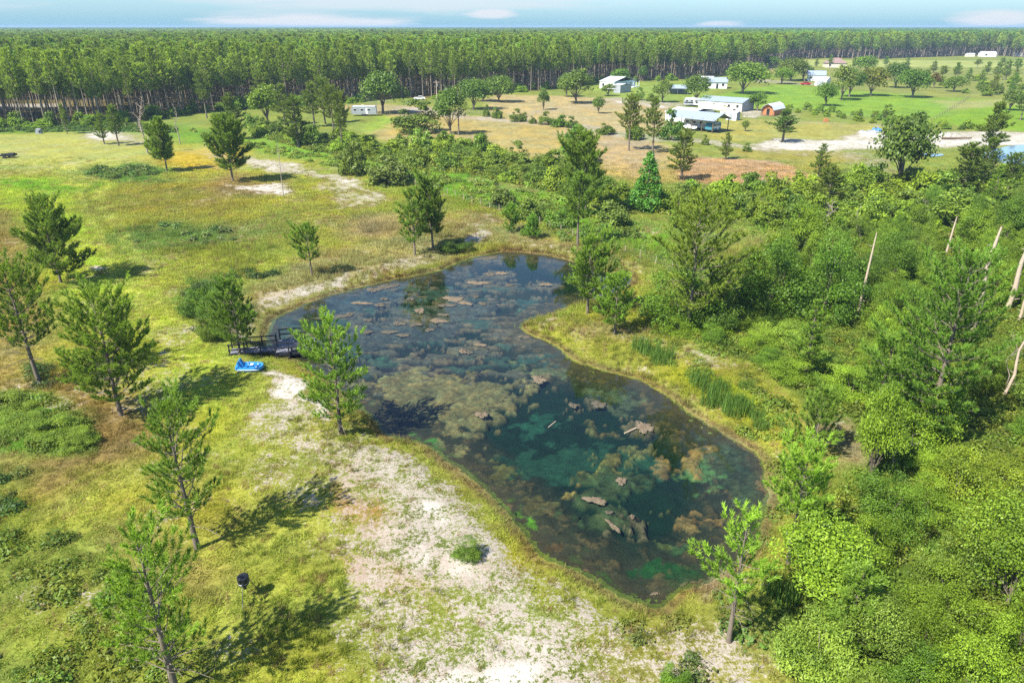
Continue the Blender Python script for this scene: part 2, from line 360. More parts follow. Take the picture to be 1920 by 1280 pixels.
class MB:
    """collects simple solids into one mesh"""
    def __init__(s): s.v = []; s.f = []
    def solid(s, vs, fs):
        k = len(s.v); s.v += [tuple(v) for v in vs]; s.f += [tuple(i + k for i in f) for f in fs]; return s
    def box(s, x0, x1, y0, y1, z0, z1):
        return s.solid([(x0,y0,z0),(x1,y0,z0),(x1,y1,z0),(x0,y1,z0),(x0,y0,z1),(x1,y0,z1),(x1,y1,z1),(x0,y1,z1)],
                       [(0,3,2,1),(4,5,6,7),(0,1,5,4),(1,2,6,5),(2,3,7,6),(3,0,4,7)])
    def bar(s, a, b, r, n=6, r2=None):
        a = np.array(a, float); b = np.array(b, float); d = b - a; L = np.linalg.norm(d); d /= L
        u = np.cross(d, (0, 0, 1) if abs(d[2]) < .9 else (1, 0, 0)); u /= np.linalg.norm(u); v = np.cross(d, u)
        r2 = r if r2 is None else r2; vs = []
        for p, q in ((a, r), (b, r2)):
            for i in range(n): t = 2 * pi * i / n; vs.append(p + q * (cos(t) * u + sin(t) * v))
        return s.solid(vs, [(i, (i + 1) % n, n + (i + 1) % n, n + i) for i in range(n)] + [tuple(range(n))[::-1], tuple(range(n, 2 * n))])
    def beam(s, a, b, wd, ht):
        a = np.array(a, float); b = np.array(b, float); d = b - a; d /= np.linalg.norm(d)
        u = np.cross(d, (0, 0, 1)); 
        if np.linalg.norm(u) < 1e-3: u = np.array((1.0, 0, 0))
        u /= np.linalg.norm(u); v = np.cross(u, d)
        vs = [p + sx * u * wd / 2 + sz * v * ht / 2 for p in (a, b) for sx, sz in ((-1,-1),(1,-1),(1,1),(-1,1))]
        return s.solid(vs, [(0,3,2,1),(4,5,6,7),(0,1,5,4),(1,2,6,5),(2,3,7,6),(3,0,4,7)])
    def prism(s, prof, y0, y1):
        """profile in xz, extruded along y"""
        n = len(prof)
        return s.solid([(x, y0, z) for x, z in prof] + [(x, y1, z) for x, z in prof],
                       [tuple(range(n)), tuple(range(2 * n - 1, n - 1, -1))] + [(i, n + i, n + (i + 1) % n, (i + 1) % n) for i in range(n)])
    def lathe(s, prof, n=16, c=(0, 0, 0)):
        k = len(prof)
        vs = [(c[0] + r * cos(2 * pi * i / n), c[1] + r * sin(2 * pi * i / n), c[2] + z) for r, z in prof for i in range(n)]
        fs = [(j * n + i, j * n + (i + 1) % n, (j + 1) * n + (i + 1) % n, (j + 1) * n + i) for j in range(k - 1) for i in range(n)]
        return s.solid(vs, fs + [tuple(range(n))[::-1], tuple(range((k - 1) * n, k * n))])
    def build(s, name, mat, parent=None, smooth_shade=False, **kw):
        me = bpy.data.meshes.new(name); me.from_pydata(s.v, [], s.f); me.materials.append(mat)
        if smooth_shade:
            for p in me.polygons: p.use_smooth = True
        me.update(); return link(name, me, parent, **kw)

# ------------------------------------------------------------------ materials
def new_mat(name):
    m = bpy.data.materials.new(name); m.use_nodes = True
    return m, NT(m.node_tree)
def out(nt, sh, disp=None): nt.l.new(sh, nt.add('ShaderNodeOutputMaterial').inputs[0])
def simple(name, col, rough=.6, metal=0.0, var=.18, scale=3.0, spec=.4, bump=0.0):
    m, nt = new_mat(name)
    tcn = nt.add('ShaderNodeTexCoord').outputs['Object']
    n = nt.noise(tcn, scale, 5, .6)
    c = nt.mix(1.0, (*col, 1), nt.add('ShaderNodeCombineColor', {0: nt.math('MULTIPLY_ADD', n, 2 * var, 1 - var), 1: nt.math('MULTIPLY_ADD', n, 2 * var, 1 - var), 2: nt.math('MULTIPLY_ADD', n, 2 * var, 1 - var)}).outputs[0], 'MULTIPLY')
    b = nt.add('ShaderNodeBsdfPrincipled', {'Base Color': c, 'Roughness': rough, 'Metallic': metal, 'Specular IOR Level': spec})
    if bump:
        bn = nt.add('ShaderNodeBump', {'Strength': bump, 'Distance': .05, 'Height': nt.noise(tcn, scale * 5, 4, .6)})
        nt.l.new(bn.outputs[0], b.inputs['Normal'])
    out(nt, b.outputs[0]); return m

def foliage_mat(name, dark, light, inst=False, trans=.4, rough=.5, spec=.25, brown=None):
    m, nt = new_mat(name)
    tone = nt.add('ShaderNodeAttribute', attribute_name='tone').outputs['Fac']
    c = nt.mix(tone, (*dark, 1), (*light, 1))
    if inst: t = nt.add('ShaderNodeAttribute', attribute_name='tint', attribute_type='INSTANCER').outputs['Color']
    else: t = nt.add('ShaderNodeObjectInfo').outputs['Color']
    c = nt.mix(1.0, c, t, 'MULTIPLY')
    pb = nt.add('ShaderNodeBsdfPrincipled', {'Base Color': c, 'Roughness': rough, 'Specular IOR Level': spec})
    tr = nt.add('ShaderNodeBsdfTranslucent', {'Color': nt.mix(1.0, c, (1.25, 1.2, .6, 1), 'MULTIPLY')})
    ms = nt.add('ShaderNodeMixShader', {0: trans, 1: pb.outputs[0], 2: tr.outputs[0]})
    out(nt, ms.outputs[0]); return m
M = {}
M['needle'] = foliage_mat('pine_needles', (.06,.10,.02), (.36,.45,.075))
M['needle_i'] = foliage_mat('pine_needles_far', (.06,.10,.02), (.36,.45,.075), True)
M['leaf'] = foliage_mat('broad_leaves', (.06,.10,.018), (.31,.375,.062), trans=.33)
M['leaf_i'] = foliage_mat('undergrowth_leaves', (.7,.7,.65), (1.6,1.6,1.4), True, trans=.4)
M['grass_i'] = foliage_mat('grass_blades', (.8,.8,.75), (1.6,1.6,1.4), True, trans=.35, rough=.7, spec=.1)
M['blade'] = foliage_mat('reed_blades', (.05,.11,.02), (.15,.26,.04), trans=.35)
M['bark'] = simple('pine_bark', (.17,.14,.105), .9, var=.5, scale=5, spec=.1, bump=.5)
M['bark_far'] = simple('pine_bark_tall', (.33,.27,.20), .9, var=.4, scale=2, spec=.1)
M['deadwood'] = simple('bare_dead_wood', (.33,.27,.22), .9, var=.35, scale=3, spec=.1)
M['snagwood'] = simple('barkless_dead_wood', (.42,.34,.25), .85, var=.3, scale=3, spec=.15, bump=.3)

def ground_material(name, water=False):
    m, nt = new_mat(name)
    co = nt.add('ShaderNodeTexCoord').outputs['Object']
    veg = nt.add('ShaderNodeAttribute', attribute_name='veg').outputs['Color']
    sd = nt.add('ShaderNodeAttribute', attribute_name='sand').outputs['Fac']
    ru = nt.add('ShaderNodeAttribute', attribute_name='rust').outputs['Fac']
    n1 = nt.noise(co, .9, 4, .62); n2 = nt.noise(co, 4.2, 4, .65); n3 = nt.noise(co, 13.0, 3, .65)
    fine = nt.math('ADD', nt.math('MULTIPLY', n1, .3), nt.math('ADD', nt.math('MULTIPLY', n2, .4), nt.math('MULTIPLY', n3, .3)))
    s = nt.math('MULTIPLY_ADD', nt.math('SUBTRACT', fine, .5), 5.2, nt.math('MULTIPLY', sd, .80))
    s = nt.math('MULTIPLY', nt.math('SUBTRACT', s, .48), 5.0, clamp=True)
    s = nt.math('MULTIPLY', s, nt.math('MULTIPLY', sd, 4.0, clamp=True))
    k = nt.math('MULTIPLY_ADD', nt.math('SUBTRACT', fine, .5), 4.4, 1.0)
    kk = nt.add('ShaderNodeCombineColor', {0: k, 1: k, 2: k}).outputs[0]
    v = nt.mix(1.0, veg, kk, 'MULTIPLY')
    r = nt.math('MULTIPLY', nt.math('ADD', nt.math('MULTIPLY', nt.math('SUBTRACT', n2, .5), 3.0), nt.math('SUBTRACT', nt.math('MULTIPLY', ru, 1.6), .5)), 1.0, clamp=True)
    v = nt.mix(r, v, (.24, .105, .03, 1))
    litter = nt.math('MULTIPLY', nt.math('SUBTRACT', nt.noise(co, 6.0, 4, .7), .475), 8.0, clamp=True)
    sc = nt.mix(nt.noise(co, 1.7, 4), (.40, .36, .30, 1), (.28, .24, .19, 1))
    sc = nt.mix(nt.math('MULTIPLY', litter, nt.math('MULTIPLY', nt.math('SUBTRACT', 1.12, sd), 1.6, clamp=True)), sc, (.19, .14, .085, 1))
    sc = nt.mix(nt.math('MULTIPLY', nt.math('SUBTRACT', sd, .88), 6.0, clamp=True), sc, nt.mix(n2, (.58, .55, .49, 1), (.46, .42, .36, 1)))
    rs = nt.math('MULTIPLY', nt.math('MULTIPLY', ru, .7), nt.math('MULTIPLY', nt.math('SUBTRACT', n1, .35), 3.0, clamp=True))
    sc = nt.mix(rs, sc, (.26, .13, .065, 1))
    c = nt.mix(s, v, sc)
    b = nt.add('ShaderNodeBsdfPrincipled', {'Base Color': c, 'Roughness': .95, 'Specular IOR Level': .08})
    bn = nt.add('ShaderNodeBump', {'Strength': .9, 'Distance': .16, 'Height': fine}); nt.l.new(bn.outputs[0], b.inputs['Normal'])
    out(nt, b.outputs[0]); return m
M['ground'] = ground_material('grassy_sand')

# ------------------------------------------------------------------ ground sheet
def axis(lo_f, lo, hi, hi_f, step, growth):
    mid = np.arange(lo, hi + step, step); a = [hi]; st = step
    up = []; p = mid[-1]
    while p < hi_f: st *= growth; p += st; up.append(p)
    dn = []; p = mid[0]; st = step
    while p > lo_f: st *= growth; p -= st; dn.append(p)
    return np.concatenate([dn[::-1], mid, up])
gx = axis(-12000, -52, 52, 12000, .36, 1.038); gy = axis(-2000, 23, 105, 16000, .36, 1.022)
XX, YY = np.meshgrid(gx, gy); nx_, ny_ = len(gx), len(gy)
xf, yf = XX.ravel(), YY.ravel()
sd_all = pond_sd(xf, yf)
zf = ground_z(xf, yf, sd_all) - np.where(sd_all < -.9, .9, 0)
veg, sand, rust = fields(xf, yf, sd_all)
ii = (np.arange(ny_ - 1)[:, None] * nx_ + np.arange(nx_ - 1)[None]).ravel()
quads = np.stack([ii, ii + 1, ii + nx_ + 1, ii + nx_], 1)
me = mesh_np('ground', np.stack([xf, yf, zf], 1), quads, M['ground'], None, {'veg': veg * KALB, 'sand': sand, 'rust': rust}, True)
struct(link('ground', me), 'sandy ground with patchy yellow green grass around the pond')
print('ground', nx_, ny_)

# ------------------------------------------------------------------ pond bed with weed masses
def W(pts): return Gn(pts, WATER_Z)
MATS = [  # submerged / surfacing weed masses: polygon, height above bed (fraction to surface), colour, breakup
 ([(690,712),(740,698),(830,700),(920,702),(1000,730),(1003,742),(960,752),(930,772),(900,800),(868,812),(872,838),(850,842),(842,800),(800,775),(740,752),(700,740)], (134,118,80), 1.5),
 ([(1118,842),(1172,846),(1180,862),(1164,883),(1139,892),(1114,892),(1093,883)], (134,122,66), .5),
 ([(1077,896),(1114,890),(1100,905),(1085,910),(1079,930),(1058,926),(1062,904)], (140,118,70), .4),
 ([(1272,833),(1352,837),(1347,858),(1312,867),(1330,882),(1277,882),(1262,867)], (150,118,76), .7),
 ([(1222,838),(1243,842),(1239,862),(1262,875),(1247,888),(1222,871)], (150,116,74), .3),
 ([(1281,958),(1302,950),(1337,958),(1327,971),(1310,975),(1312,987),(1285,987)], (150,118,76), .4),
 (ell(1253,949,11,9), (112,104,62), .4), (ell(1247,1008,12,9), (92,100,58), .4), (ell(1275,1032,14,8), (72,96,60), .5), (ell(1200,835,34,8), (120,110,66), .6),
 (ell(1110,787,20,7), (116,104,62), .4), (ell(1155,802,18,7), (122,104,64), .4),
 ([(908,880),(935,868),(975,878),(962,892),(925,898)], (112,104,58), .6), ([(950,905),(1000,912),(1038,930),(1034,962),(1000,965),(985,930)], (98,88,54), .9),
 (ell(1030,1022,14,12), (110,84,56), .4), (ell(1040,960,12,10), (100,84,56), .4),
 ([(957,678),(1010,684),(1060,694),(1050,706),(1000,700),(960,690)], (110,112,80), .7), ([(1000,702),(1020,700),(1034,714),(1015,722),(998,718)], (134,112,84), .3),
 ([(640,610),(720,600),(800,612),(870,600),(860,625),(780,640),(700,650),(650,640)], (84,84,82), 1.0), ([(780,585),(880,560),(930,575),(860,600)], (82,84,80), 1.0),
 ([(590,560),(700,540),(770,550),(700,575),(620,590)], (72,80,82), 1.0), (ell(1150,740,60,14,rot=.4), (88,96,72), .9),
 ([(1330,800),(1400,850),(1430,900),(1420,960),(1380,930),(1340,860)], (76,84,66), 1.0), (ell(1150,905,60,30), (70,84,52), 1.0), (ell(1120,950,40,26), (72,84,52), 1.0),
]
GREEN = [(ell(812,835,44,13,rot=.35), (92,158,66), .8), ([(932,932),(950,930),(975,955),(1005,985),(1000,1004),(975,990),(945,960)], (120,190,36), .55), (ell(1362,858,16,36,rot=-.9), (108,150,92), .8),
 (ell(1320,880,55,22), (98,132,84), .8), (ell(1415,890,16,14), (104,158,86), .6), (ell(1405,945,18,30), (80,124,66), .9), (ell(763,641,18,6), (86,140,96), .6), (ell(802,630,28,9), (80,124,96), .8),
 (ell(821,650,9,5), (86,150,104), .4), (ell(718,669,32,8,rot=-.15), (70,108,88), .8), (ell(760,662,14,5), (76,120,92), .6), (ell(857,623,18,7), (74,112,88), .8), (ell(976,578,12,8), (70,118,100), .7),
 (ell(905,602,16,6), (64,104,96), .8), (ell(530,600,30,12), (58,84,84), .9), (ell(900,745,20,8), (90,140,84), .8), (ell(840,760,40,10), (86,118,70), .9), (ell(1175,822,10,6), (124,150,96), .5),
 (ell(1120,1080,60,9,rot=.5), (64,110,40), .9), (ell(1190,1116,50,8,rot=.35), (58,104,40), .9), (ell(1250,1075,70,26), (34,84,40), .9), (ell(930,890,14,6), (96,150,50), .7), (ell(690,745,30,8), (70,110,80), .8),
 (ell(985,560,40,10), (50,88,88), .9), (ell(1100,860,170,40), (42,78,60), .9), (ell(1000,790,50,26), (40,84,66), .9), (ell(1030,670,60,14), (62,92,88), .9)]
bx = np.arange(shore[:, 0].min() - .5, shore[:, 0].max() + .5, .13); by = np.arange(shore[:, 1].min() - .5, shore[:, 1].max() + .5, .13)
SLAB_LIST = [(700,543,24,8,.1,0),(722,538,28,8,.2,0),(740,535,16,5,.1,0),(678,568,38,4,-.05,1),(712,571,20,6,.1,0),(645,592,26,5,.1,0),(656,588,12,5,.1,0),(850,560,44,8,-.35,1),(872,568,26,6,-.3,1),
  (787,582,20,9,0,1),(748,606,22,8,.1,0),(781,608,28,5,.5,0),(822,601,34,7,0,1),(838,572,30,6,.1,0),(897,530,44,6,.05,1),(918,514,22,6,.1,0),(940,512,24,5,.15,1),(915,484,42,5,.25,0),(955,534,14,5,0,0),(1024,533,20,5,0,1),
  (868,658,14,8,.2,1),(881,660,12,6,.1,0),(900,646,24,5,-.2,1),(984,631,24,5,0,0),(1010,711,26,14,.2,1),(905,569,12,7,.6,0),(1116,937,42,12,-.25,1),(1149,985,10,26,.5,1),(1165,901,20,14,.3,1),(1207,800,34,20,-.2,1),
  (903,777,22,12,.3,1),(1122,758,28,12,0,0),(1186,968,8,8,0,1),(1142,960,14,6,.3,0),(690,600,14,4,0,0),(770,560,16,5,.2,0),(1092,1006+0,0,0,0,0),(1228,1112,16,5,.1,1),(1075,760,16,7,0,0),(893,556,10,4,0,0),
  (832,590,22,5,.1,0),(806,618,18,5,.1,0),(730,622,30,6,.2,0),(756,628,24,5,.1,0),(690,622,16,6,0,0),(1250,845,0,0,0,0),(1275,990,0,0,0,0),(1196,700,26,6,-.3,0),(720,560,14,4,0,0)]
SLAB_HALO = [q[:4] for q in SLAB_LIST if q[2]]
BX, BY = np.meshgrid(bx, by); bxf, byf = BX.ravel(), BY.ravel(); nbx, nby = len(bx), len(by)
bsd = pond_sd(bxf, byf)
bz = ground_z(bxf, byf, bsd) + .03
bz += (fbm(bxf, byf, .5, 4, 70) - .5) * .5 * np.clip(-bsd / 2, 0, 1)
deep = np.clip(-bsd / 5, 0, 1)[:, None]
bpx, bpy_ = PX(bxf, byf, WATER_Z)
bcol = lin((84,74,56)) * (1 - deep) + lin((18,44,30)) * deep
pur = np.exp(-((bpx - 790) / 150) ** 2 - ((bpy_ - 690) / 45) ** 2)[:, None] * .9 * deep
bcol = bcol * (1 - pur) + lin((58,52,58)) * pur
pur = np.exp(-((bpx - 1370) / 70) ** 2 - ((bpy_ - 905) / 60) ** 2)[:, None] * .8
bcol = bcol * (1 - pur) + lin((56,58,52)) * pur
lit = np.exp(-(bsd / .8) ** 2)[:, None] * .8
wxx = bxf + (fbm(bxf, byf, .8, 4, 81) - .5) * 2.4; wyy = byf + (fbm(bxf, byf, .8, 4, 82) - .5) * 3.0
rag = (fbm(bxf, byf, 3.2, 3, 85) - .5); brk = fbm(bxf, byf, 1.1, 5, 83); brk2 = fbm(bxf, byf, 4.0, 3, 84)
def bmask(poly):
    lo = poly.min(0) - 3; hi = poly.max(0) + 3
    b = (bxf > lo[0]) & (bxf < hi[0]) & (byf > lo[1]) & (byf < hi[1]); m = np.full(bxf.size, 9.0)
    m[b] = sdf(poly, wxx[b], wyy[b]); return m
SLABS = [(a_, b_, w_, h_) for a_, b_, w_, h_ in SLAB_HALO]
for a_, b_, w_, h_ in SLABS:
    d = bmask(W(ell(a_, b_, w_ * .75 + 6, h_ * .8 + 3))); m = smooth((-.05 - d + (brk - .48) * 4.0 + rag) / .3)
    bz = bz * (1 - m) + np.maximum(bz, WATER_Z - .12) * m; bcol = bcol * (1 - m[:, None] * .85) + lin((118,102,78)) * m[:, None] * .85 * (.4 + 1.2 * brk2)[:, None]
for p, c, br in GREEN:
    d = bmask(W(p)); m = smooth((-.1 - d + (brk - .5) * 5 * br) / .7) * .85
    bcol = bcol * (1 - m[:, None]) + lin(c) * m[:, None] * (.55 + .9 * brk2)[:, None]
reg = np.clip(1.25 - ((bpx - 760) / 330) ** 2 - ((bpy_ - 625) / 115) ** 2, 0, 1) * np.clip(-bsd / 1.5, 0, 1)
for sx_, sy_, sd_, th_, c in [(.45, 1.2, 201, .575, (104,98,88)), (.7, 1.9, 231, .60, (132,112,92)), (.35, .8, 261, .60, (72,92,82))]:
    v_ = fbm(bxf * sx_ + byf * .12, byf * sy_, 1.0, 5, sd_) + (reg - 1) * .12
    m = smooth((v_ + rag * .10 - th_) * 26) * (reg > .02)
    bz = bz * (1 - m) + np.maximum(bz, WATER_Z - .16 + (brk2 - .45) * .08) * m
    bcol = bcol * (1 - m[:, None] * .9) + lin(c) * m[:, None] * .9 * (.5 + brk2)[:, None]
reg2 = np.clip(1 - np.abs(bsd + 2.2) / 2.4, 0, 1) * (fbm(bxf, byf, .9, 5, 291) > .5) * smooth((fbm(bxf, byf, 2.1, 4, 292) - .44) * 8)
bcol = bcol * (1 - reg2[:, None] * .8) + lin((112,92,62)) * reg2[:, None] * .8 * (.5 + brk2)[:, None]; bz = np.where(reg2 > .3, np.minimum(bz + .12, WATER_Z - .02), bz)
for p, c, br in MATS:
    d = bmask(W(p)); m = smooth((-.05 - d + (brk - .48) * 4.5 * br + rag * 1.1) / .22)
    top = WATER_Z - .26 + (brk2 - .45) * .10
    bz = bz * (1 - m) + np.maximum(bz, np.minimum(top, WATER_Z - .015)) * m
    m2 = m[:, None] * .92
    bcol = bcol * (1 - m2) + lin(c) * m2 * (.3 + 1.4 * brk2)[:, None] * (.45 + 1.1 * fbm(bxf, byf, .7, 3, 299))[:, None] * (1 + (fbm(bxf, byf, 1.5, 3, 298) - .5)[:, None] * np.array([.5, .05, -.2]))
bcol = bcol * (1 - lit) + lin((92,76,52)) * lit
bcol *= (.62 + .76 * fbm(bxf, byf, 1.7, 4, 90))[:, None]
ii = (np.arange(nby - 1)[:, None] * nbx + np.arange(nbx - 1)[None]).ravel()
keep = bsd[ii] < -.35
ii = ii[keep]; q = np.stack([ii, ii + 1, ii + nbx + 1, ii + nbx], 1)
used = np.unique(q); remap = np.full(bxf.size, -1); remap[used] = np.arange(len(used))
m, nt = new_mat('pond_bed'); a = nt.add('ShaderNodeAttribute', attribute_name='veg').outputs['Color']
co = nt.add('ShaderNodeTexCoord').outputs['Object']; nn = nt.noise(co, 9, 4, .7); kf = nt.math('MULTIPLY_ADD', nt.math('SUBTRACT', nn, .5), 2.2, 1.0)
cc = nt.mix(1.0, a, nt.add('ShaderNodeCombineColor', {0: kf, 1: kf, 2: kf}).outputs[0], 'MULTIPLY')
pbd = nt.add('ShaderNodeBsdfPrincipled', {'Base Color': cc, 'Roughness': .9, 'Specular IOR Level': .1}); bn = nt.add('ShaderNodeBump', {'Strength': .8, 'Distance': .06, 'Height': nn}); nt.l.new(bn.outputs[0], pbd.inputs['Normal'])
out(nt, pbd.outputs[0]); M['bed'] = m
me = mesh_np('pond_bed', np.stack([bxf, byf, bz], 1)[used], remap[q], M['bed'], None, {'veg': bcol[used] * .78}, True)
struct(link('pond_bed', me), 'pond bottom overgrown with green weed and brown algae')

# water
m, nt = new_mat('pond_water')
co = nt.add('ShaderNodeTexCoord').outputs['Object']
h = nt.math('ADD', nt.math('MULTIPLY', nt.noise(co, 2.2, 3, .5), .6), nt.math('MULTIPLY', nt.noise(co, .5, 2, .5), .8))
bn = nt.add('ShaderNodeBump', {'Strength': .10, 'Distance': .05, 'Height': h}).outputs[0]
fr = nt.add('ShaderNodeFresnel', {'IOR': 1.36}); nt.l.new(bn, fr.inputs['Normal'])
gl = nt.add('ShaderNodeBsdfGlossy', {'Color': (1, 1, 1, 1), 'Roughness': .015}); nt.l.new(bn, gl.inputs['Normal'])
trn = nt.add('ShaderNodeBsdfTransparent', {'Color': (.68, .78, .70, 1)})
ms = nt.add('ShaderNodeMixShader', {0: fr.outputs[0], 1: trn.outputs[0], 2: gl.outputs[0]}); out(nt, ms.outputs[0]); M['water'] = m
def sheet(name, poly, z, mat):
    poly = np.asarray(poly); ar = np.sum(poly[:, 0] * np.roll(poly[:, 1], -1) - np.roll(poly[:, 0], -1) * poly[:, 1])
    if ar < 0: poly = poly[::-1]
    V = [(x, y, z) for x, y in poly]; me = bpy.data.meshes.new(name); me.from_pydata(V, [], [tuple(range(len(V)))]); me.materials.append(mat); me.update()
    return link(name, me)
c0 = shore.mean(0); nrm = []
n = len(shore)
big = []
for i in range(n):
    t = shore[(i + 1) % n] - shore[i - 1]; t = t / np.linalg.norm(t); big.append(shore[i] + np.array((-t[1], t[0])) * .7 * (1 if sdf(shore, np.array([shore[i][0] - t[1] * .3]), np.array([shore[i][1] + t[0] * .3]))[0] > 0 else -1))
struct(sheet('pond_water', np.array(big), WATER_Z, M['water']), 'dark blue green pond water with clear reflections')
m, nt = new_mat('pit_water'); pbd = nt.add('ShaderNodeBsdfPrincipled', {'Base Color': (.16, .24, .30, 1), 'Roughness': .06, 'IOR': 1.33}); out(nt, pbd.outputs[0]); M['pit'] = m
o = sheet('pit_water', catmull(Gn([(1722,290),(1745,289),(1768,290),(1764,293),(1742,294)]), 4), .10, M['pit']); struct(o, 'narrow strip of water in the dug sand pit')
o = sheet('pit_pool', catmull(Gn([(1838,292),(1880,277),(1930,272),(2050,275),(2060,312),(1930,312),(1880,306)]), 4), .10, M['pit']); struct(o, 'pale blue pool of water in the sand pit at the picture edge')

# ------------------------------------------------------------------ plants: mesh generators
def nrmz(a): return a / np.maximum(np.linalg.norm(a, axis=-1, keepdims=True), 1e-9)
def tube(pts, rad, sides=6):
    pts = np.array(pts, float); k = len(pts); V = []
    T = nrmz(np.gradient(pts, axis=0)); ref = np.where(np.abs(T[:, 2:3]) < .9, [[0, 0, 1.0]], [[1.0, 0, 0]])
    U = nrmz(np.cross(T, ref)); W2 = np.cross(T, U)
    t = np.arange(sides) * 2 * pi / sides
    V = (pts[:, None] + np.array(rad)[:, None, None] * (np.cos(t)[None, :, None] * U[:, None] + np.sin(t)[None, :, None] * W2[:, None])).reshape(-1, 3)
    i = (np.arange(k - 1)[:, None] * sides + np.arange(sides)[None]).ravel(); j = (np.arange(k - 1)[:, None] * sides + (np.arange(sides)[None] + 1) % sides).ravel()
    return V, np.stack([i, j, j + sides, i + sides], 1)
class Acc:
    def __init__(s): s.V = []; s.F = []; s.n = 0
    def add(s, V, Fq): s.V.append(V); s.F.append(Fq + s.n); s.n += len(V)
    def get(s): return np.concatenate(s.V), np.concatenate(s.F)
def needles(B, D, L, r, N=24, nl=.24, nw=.03, tone0=None, spread=(.65, 1.3)):
    """bottle-brush shoots: B bases, D directions, L lengths"""
    k = len(B); D = nrmz(D)
    t = r.uniform(.0, 1.0, (k, N)) ** .8
    ref = nrmz(np.cross(D, r.normal(size=(k, 3)))); ref2 = np.cross(D, ref)
    phi = r.uniform(0, 2 * pi, (k, N)); th = r.uniform(*spread, (k, N)) * (1.15 - .6 * t)
    P = B[:, None] + D[:, None] * (t * L[:, None])[..., None]
    side = np.cos(phi)[..., None] * ref[:, None] + np.sin(phi)[..., None] * ref2[:, None]
    d = D[:, None] * np.cos(th)[..., None] + side * np.sin(th)[..., None]; d[..., 2] += .12; d = nrmz(d)
    ln = nl * r.uniform(.7, 1.2, (k, N))[..., None]
    wv = nrmz(np.cross(d, r.normal(size=(k, N, 3)))) * (nw / 2)
    V = np.stack([P - wv, P + wv, P + d * ln], 2).reshape(-1, 3)
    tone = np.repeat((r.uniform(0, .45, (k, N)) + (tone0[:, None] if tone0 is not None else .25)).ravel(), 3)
    return V, np.arange(len(V)).reshape(-1, 3), np.clip(tone, 0, 1)

